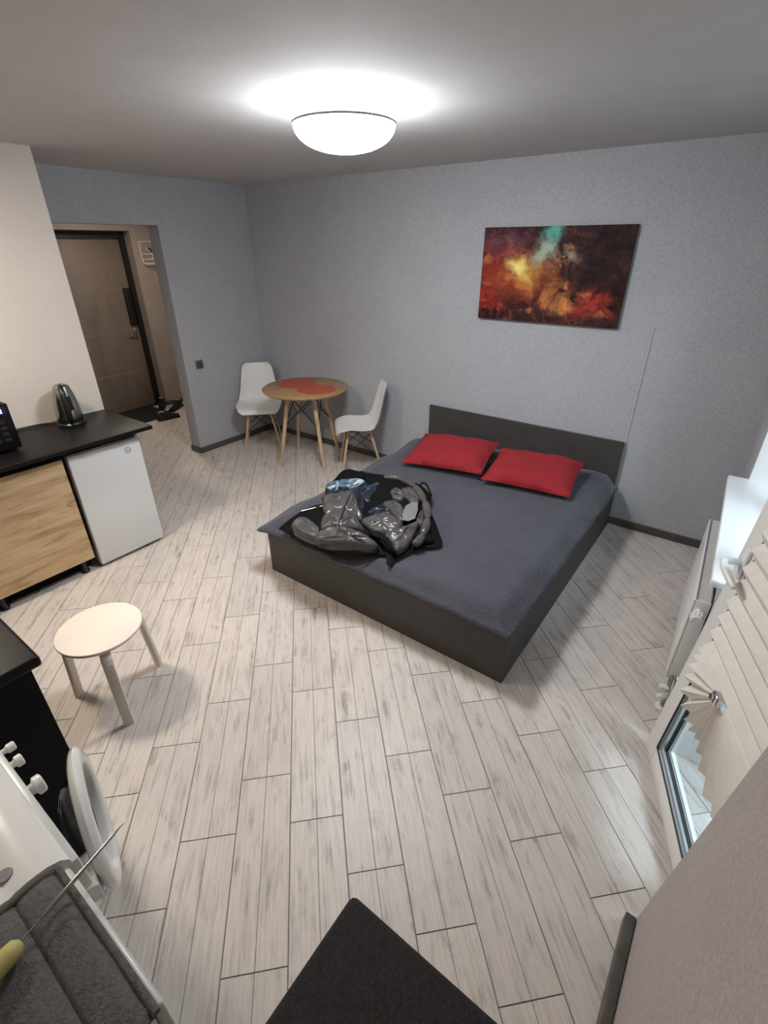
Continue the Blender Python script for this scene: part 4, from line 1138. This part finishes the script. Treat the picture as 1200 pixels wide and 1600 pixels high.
# slim cabinet with the ribbed mat, right of the machine
sc_ = thing('slim_cabinet', 'slim white cabinet next to the washing machine', 'cabinet', (-0.63, -0.24, 0))
box('body', -0.800, -0.466, -0.52, 0.020, 0.06, 0.818, M['white_enamel'], sc_, 0.004)
box('door', -0.798, -0.468, 0.021, 0.040, 0.065, 0.822, M['wm_shade'], sc_, 0.008, 3)
box('plinth', -0.80, -0.466, -0.50, 0.0, 0.0, 0.06, M['white_enamel'], sc_)
mt = thing('ribbed_mat', 'grey ribbed towelling mat on the slim white cabinet', 'mat', (-0.63, -0.2, 0.82))
bm = B()
ny = 120
rowsA, rowsB = [], []
for j in range(ny+1):
    y = 0.022-0.50*j/ny
    ph = ((0.022-y) % 0.072)/0.072
    rib = 0.010*math.sin(PI*min(1, max(0, ph)))**0.4 if 0.02 < ph < 0.98 else 0.0
    z = 0.835+rib - (0.010*(1-sstep(j/6)))
    rowsA.append([bm.verts.new((x, y, z - (0.008 if x in (-0.801, -0.462) else 0)+0.0015*math.sin(40*x+9*y))) for x in (-0.801, -0.79, -0.72, -0.65, -0.58, -0.51, -0.475, -0.462)])
    rowsB.append([bm.verts.new((x, y, 0.8225)) for x in (-0.801, -0.79, -0.72, -0.65, -0.58, -0.51, -0.475, -0.462)])
for R_ in (rowsA, rowsB):
    for a, b in zip(R_, R_[1:]):
        for k in range(7): bm.faces.new((a[k], a[k+1], b[k+1], b[k]))
for j in range(ny):
    for k in (0, 7): bm.faces.new((rowsA[j][k], rowsA[j+1][k], rowsB[j+1][k], rowsB[j][k]))
for j in (0, ny):
    for k in range(7): bm.faces.new((rowsA[j][k], rowsA[j][k+1], rowsB[j][k+1], rowsB[j][k]))
obj('pile', bm, M['mat_grey'], mt, smooth=50)
obj('hem', tube(B(), [(-0.80, 0.024, 0.829), (-0.463, 0.024, 0.829)], 0.007, 10), M['mat_grey'], mt, smooth=60)

# metal rod with yellow grip lying on the mat, tip over the edge
rod = thing('metal_skewer', 'thin metal rod with yellow grip lying across the ribbed mat', 'tool', (-0.66, -0.02, 0.85))
p0 = Vector((-0.705, -0.068, 0.868)); p1 = Vector((-0.757, 0.140, 0.862))
dv = (p1-p0).normalized()
obj('grip', tube(B(), [p0-dv*0.06, p0-dv*0.045, p0-dv*0.015, p0, p0+dv*0.006], [0.010, 0.016, 0.017, 0.014, 0.006], 16), M['yellow'], rod, smooth=60)
obj('shaft', tube(B(), [p0, p0.lerp(p1, .22), p0.lerp(p1, .26), p0.lerp(p1, .55), p0.lerp(p1, .60), p0.lerp(p1, .86), p1], [0.0016, 0.0022, 0.0040, 0.0042, 0.0030, 0.0028, 0.0008], 10), M['steel'], rod, smooth=50)

# stool
SX, SY, SZ = -1.985, 0.575, 0.412
st = thing('stool', 'round cream three-legged stool standing by the kitchen', 'stool', (SX, SY, 0))
obj('seat', lathe(B(), [(0, -0.020), (0.166, -0.020), (0.172, -0.016), (0.174, -0.008), (0.172, -0.003), (0.166, 0), (0, 0)], (SX, SY, SZ), 64), M['cream_paint'], st, smooth=40)
for a in (219, 339, 97):
    a = math.radians(a)
    e = Vector((math.cos(a), math.sin(a), 0)); s_ = Vector((-math.sin(a), math.cos(a), 0))
    path = spline([e*0.085+Vector((0, 0, SZ-0.030)), e*0.135+Vector((0, 0, SZ-0.030)), e*0.162+Vector((0, 0, SZ-0.036)), e*0.176+Vector((0, 0, SZ-0.062)), e*0.181+Vector((0, 0, SZ-0.10)), e*0.205+Vector((0, 0, 0.0))], 5)
    bm = B(); rows = []
    for i, p in enumerate(path):
        d = (path[min(i+1, len(path)-1)]-path[max(i-1, 0)]).normalized()
        nr = d.cross(s_).normalized()
        c = Vector((SX, SY, 0))+p
        hwid, hth = 0.021, 0.0105
        rows.append([bm.verts.new(c+s_*u*hwid+nr*w*hth) for u, w in ((-1, -.7), (-.85, -1), (.85, -1), (1, -.7), (1, .7), (.85, 1), (-.85, 1), (-1, .7))])
    for p, q in zip(rows, rows[1:]):
        for k in range(8): bm.faces.new((p[k], p[(k+1) % 8], q[(k+1) % 8], q[k]))
    bm.faces.new(rows[0]); bm.faces.new(list(reversed(rows[-1])))
    for v in bm.verts: v.co.z = max(v.co.z, 0.0)
    obj('leg', bm, M['cream_paint'], st, smooth=45)

# dark felt pouf below the camera
pf = thing('pouf', 'charcoal felt pouf corner at the bottom of the frame', 'pouf', (-0.20, 0.21, 0))
bm = bx(B(), -0.436, 0.05, -0.04, 0.452, 0.05, 0.448, 0.018, 4)
obj('upholstery', bm, M['pouf'], pf, smooth=60)
obj('seam_piping', tube(B(), [(-0.430, -0.03, 0.40), (-0.4385, 0.0, 0.40), (-0.4385, 0.43, 0.40), (-0.42, 0.4545, 0.40), (0.03, 0.4545, 0.40), (0.0525, 0.43, 0.40), (0.0525, 0.0, 0.40)], 0.004, 6), M['pouf'], pf, smooth=60)
for x in (-0.38, 0.0):
    for y in (0.02, 0.39): obj('foot', lathe(B(), [(0, 0), (0.02, 0), (0.024, 0.05), (0, 0.05)], (x, y, 0), 14), M['black_plastic'], pf)

# ================================================================ HALL
wr = thing('wire_rack', 'small white wire rack on the hallway wall beside the entrance door', 'rack', (-6.15, 3.65, 1.66))
bm = B()
X0, X1, Y0, Y1 = -6.165, -6.06, 3.545, 3.80
tube(bm, [(X0, Y0, 1.925), (X0, Y1, 1.925)], 0.007, 8)
tube(bm, spline([(X0, Y0, 1.925), (X0, Y0, 1.80), (X0+0.01, Y0+0.005, 1.715), (X0+0.02, Y0+0.05, 1.685), (X0+0.02, Y1, 1.685)], 4), 0.006, 8)
obj('back_wire', bm, M['rack_white'], wr, smooth=60)
for z, x in ((1.80, X1), (1.745, X1), (1.70, X1-0.02)):
    obj('rail_wire', tube(B(), [(X0, Y0+0.01, z), (x, Y0+0.02, z), (x, Y1, z)], 0.0045, 8), M['rack_white'], wr, smooth=60)
for y in (3.62, 3.73, 3.79):
    obj('cross_wire', tube(B(), spline([(X0, y, 1.87), (X0+0.02, y, 1.84), (X1, y, 1.80), (X1, y, 1.745), (X1-0.02, y+0.02, 1.70), (X0+0.02, y+0.04, 1.685)], 4), 0.0045, 8), M['rack_white'], wr, smooth=60)
hk = obj('hook', tube(B(), spline([(X0, 3.655, 1.86), (X0+0.03, 3.655, 1.85), (X0+0.035, 3.655, 1.81), (X0+0.05, 3.655, 1.80)], 4), 0.008, 8), M['door_black'], wr, smooth=60)

sr = thing('shoe_rack', 'low white wire shoe rack half hidden behind the doorway edge', 'rack', (-5.95, 3.72, 0))
for x in (-5.955, -5.72):
    obj('side_frame', tube(B(), spline([(x, 3.60, 0.0), (x, 3.60, 0.42), (x, 3.61, 0.455), (x, 3.65, 0.47), (x, 3.84, 0.47), (x, 3.86, 0.44), (x, 3.86, 0.0)], 4), 0.010, 10), M['rack_white'], sr, smooth=60)
for z in (0.14, 0.33):
    for y in (3.605, 3.67, 3.73, 3.79, 3.855):
        obj('shelf_wire', tube(B(), [(-5.955, y, z), (-5.72, y, z)], 0.005, 8), M['rack_white'], sr, smooth=60)

dmat = obj('doormat', bx(B(), -6.27, -5.72, 2.55, 3.31, 0.0, 0.008, 0.003, 1), M['doormat'])
tag(dmat, 'black doormat in front of the entrance door', 'mat')
def shoe(label, x, y, rot, ln=0.27):
    t = thing('shoe', label, 'shoe', (x, y, 0.0), rot, 'shoes by the entrance door')
    bm = B(); n = 14; rows = []
    for i in range(n+1):
        s = i/n; xx = (s-0.5)*ln
        w = 0.036+0.012*math.sin(PI*min(1, s*1.15))
        if s < 0.06 or s > 0.92: w *= 0.72
        h = 0.085-0.045*sstep((s-0.25)/0.5)
        if s > 0.9: h *= 0.75
        rows.append([bm.verts.new((xx, w*math.cos(a)*(1 if math.sin(a) < 0.5 else 0.85), 0.018+h*max(0, math.sin(a)))) for a in [PI*k/10 for k in range(11)]])
    for a, b in zip(rows, rows[1:]):
        for k in range(10): bm.faces.new((a[k], a[k+1], b[k+1], b[k]))
        bm.faces.new((a[10], a[0], b[0], b[10]))
    bm.faces.new(rows[0]); bm.faces.new(list(reversed(rows[-1])))
    obj('upper', bm, M['shoe'], t, local=True, smooth=60)
    obj('sole', bx(B(), -ln/2-0.004, ln/2+0.004, -0.044, 0.044, 0.0, 0.020, 0.008, 2), M['black_plastic'], t, local=True, smooth=40)
    obj('insole_opening', lathe(B(), [(0, 0), (0.032, 0), (0.034, 0.006), (0, 0.004)], (-ln*0.28, 0, 0.100), 20), M['shoe_sole'], t, local=True, smooth=40)
    return t
shoe('black shoe lying on the floor past the mat, nearest the shoe rack', -5.93, 3.44, math.radians(-60), 0.28)
shoe('black shoe at the mat edge beside the entrance door', -6.16, 3.385, math.radians(-35))
shoe('black shoe on the floor just past the front edge of the doormat', -5.63, 3.14, math.radians(80), 0.26)
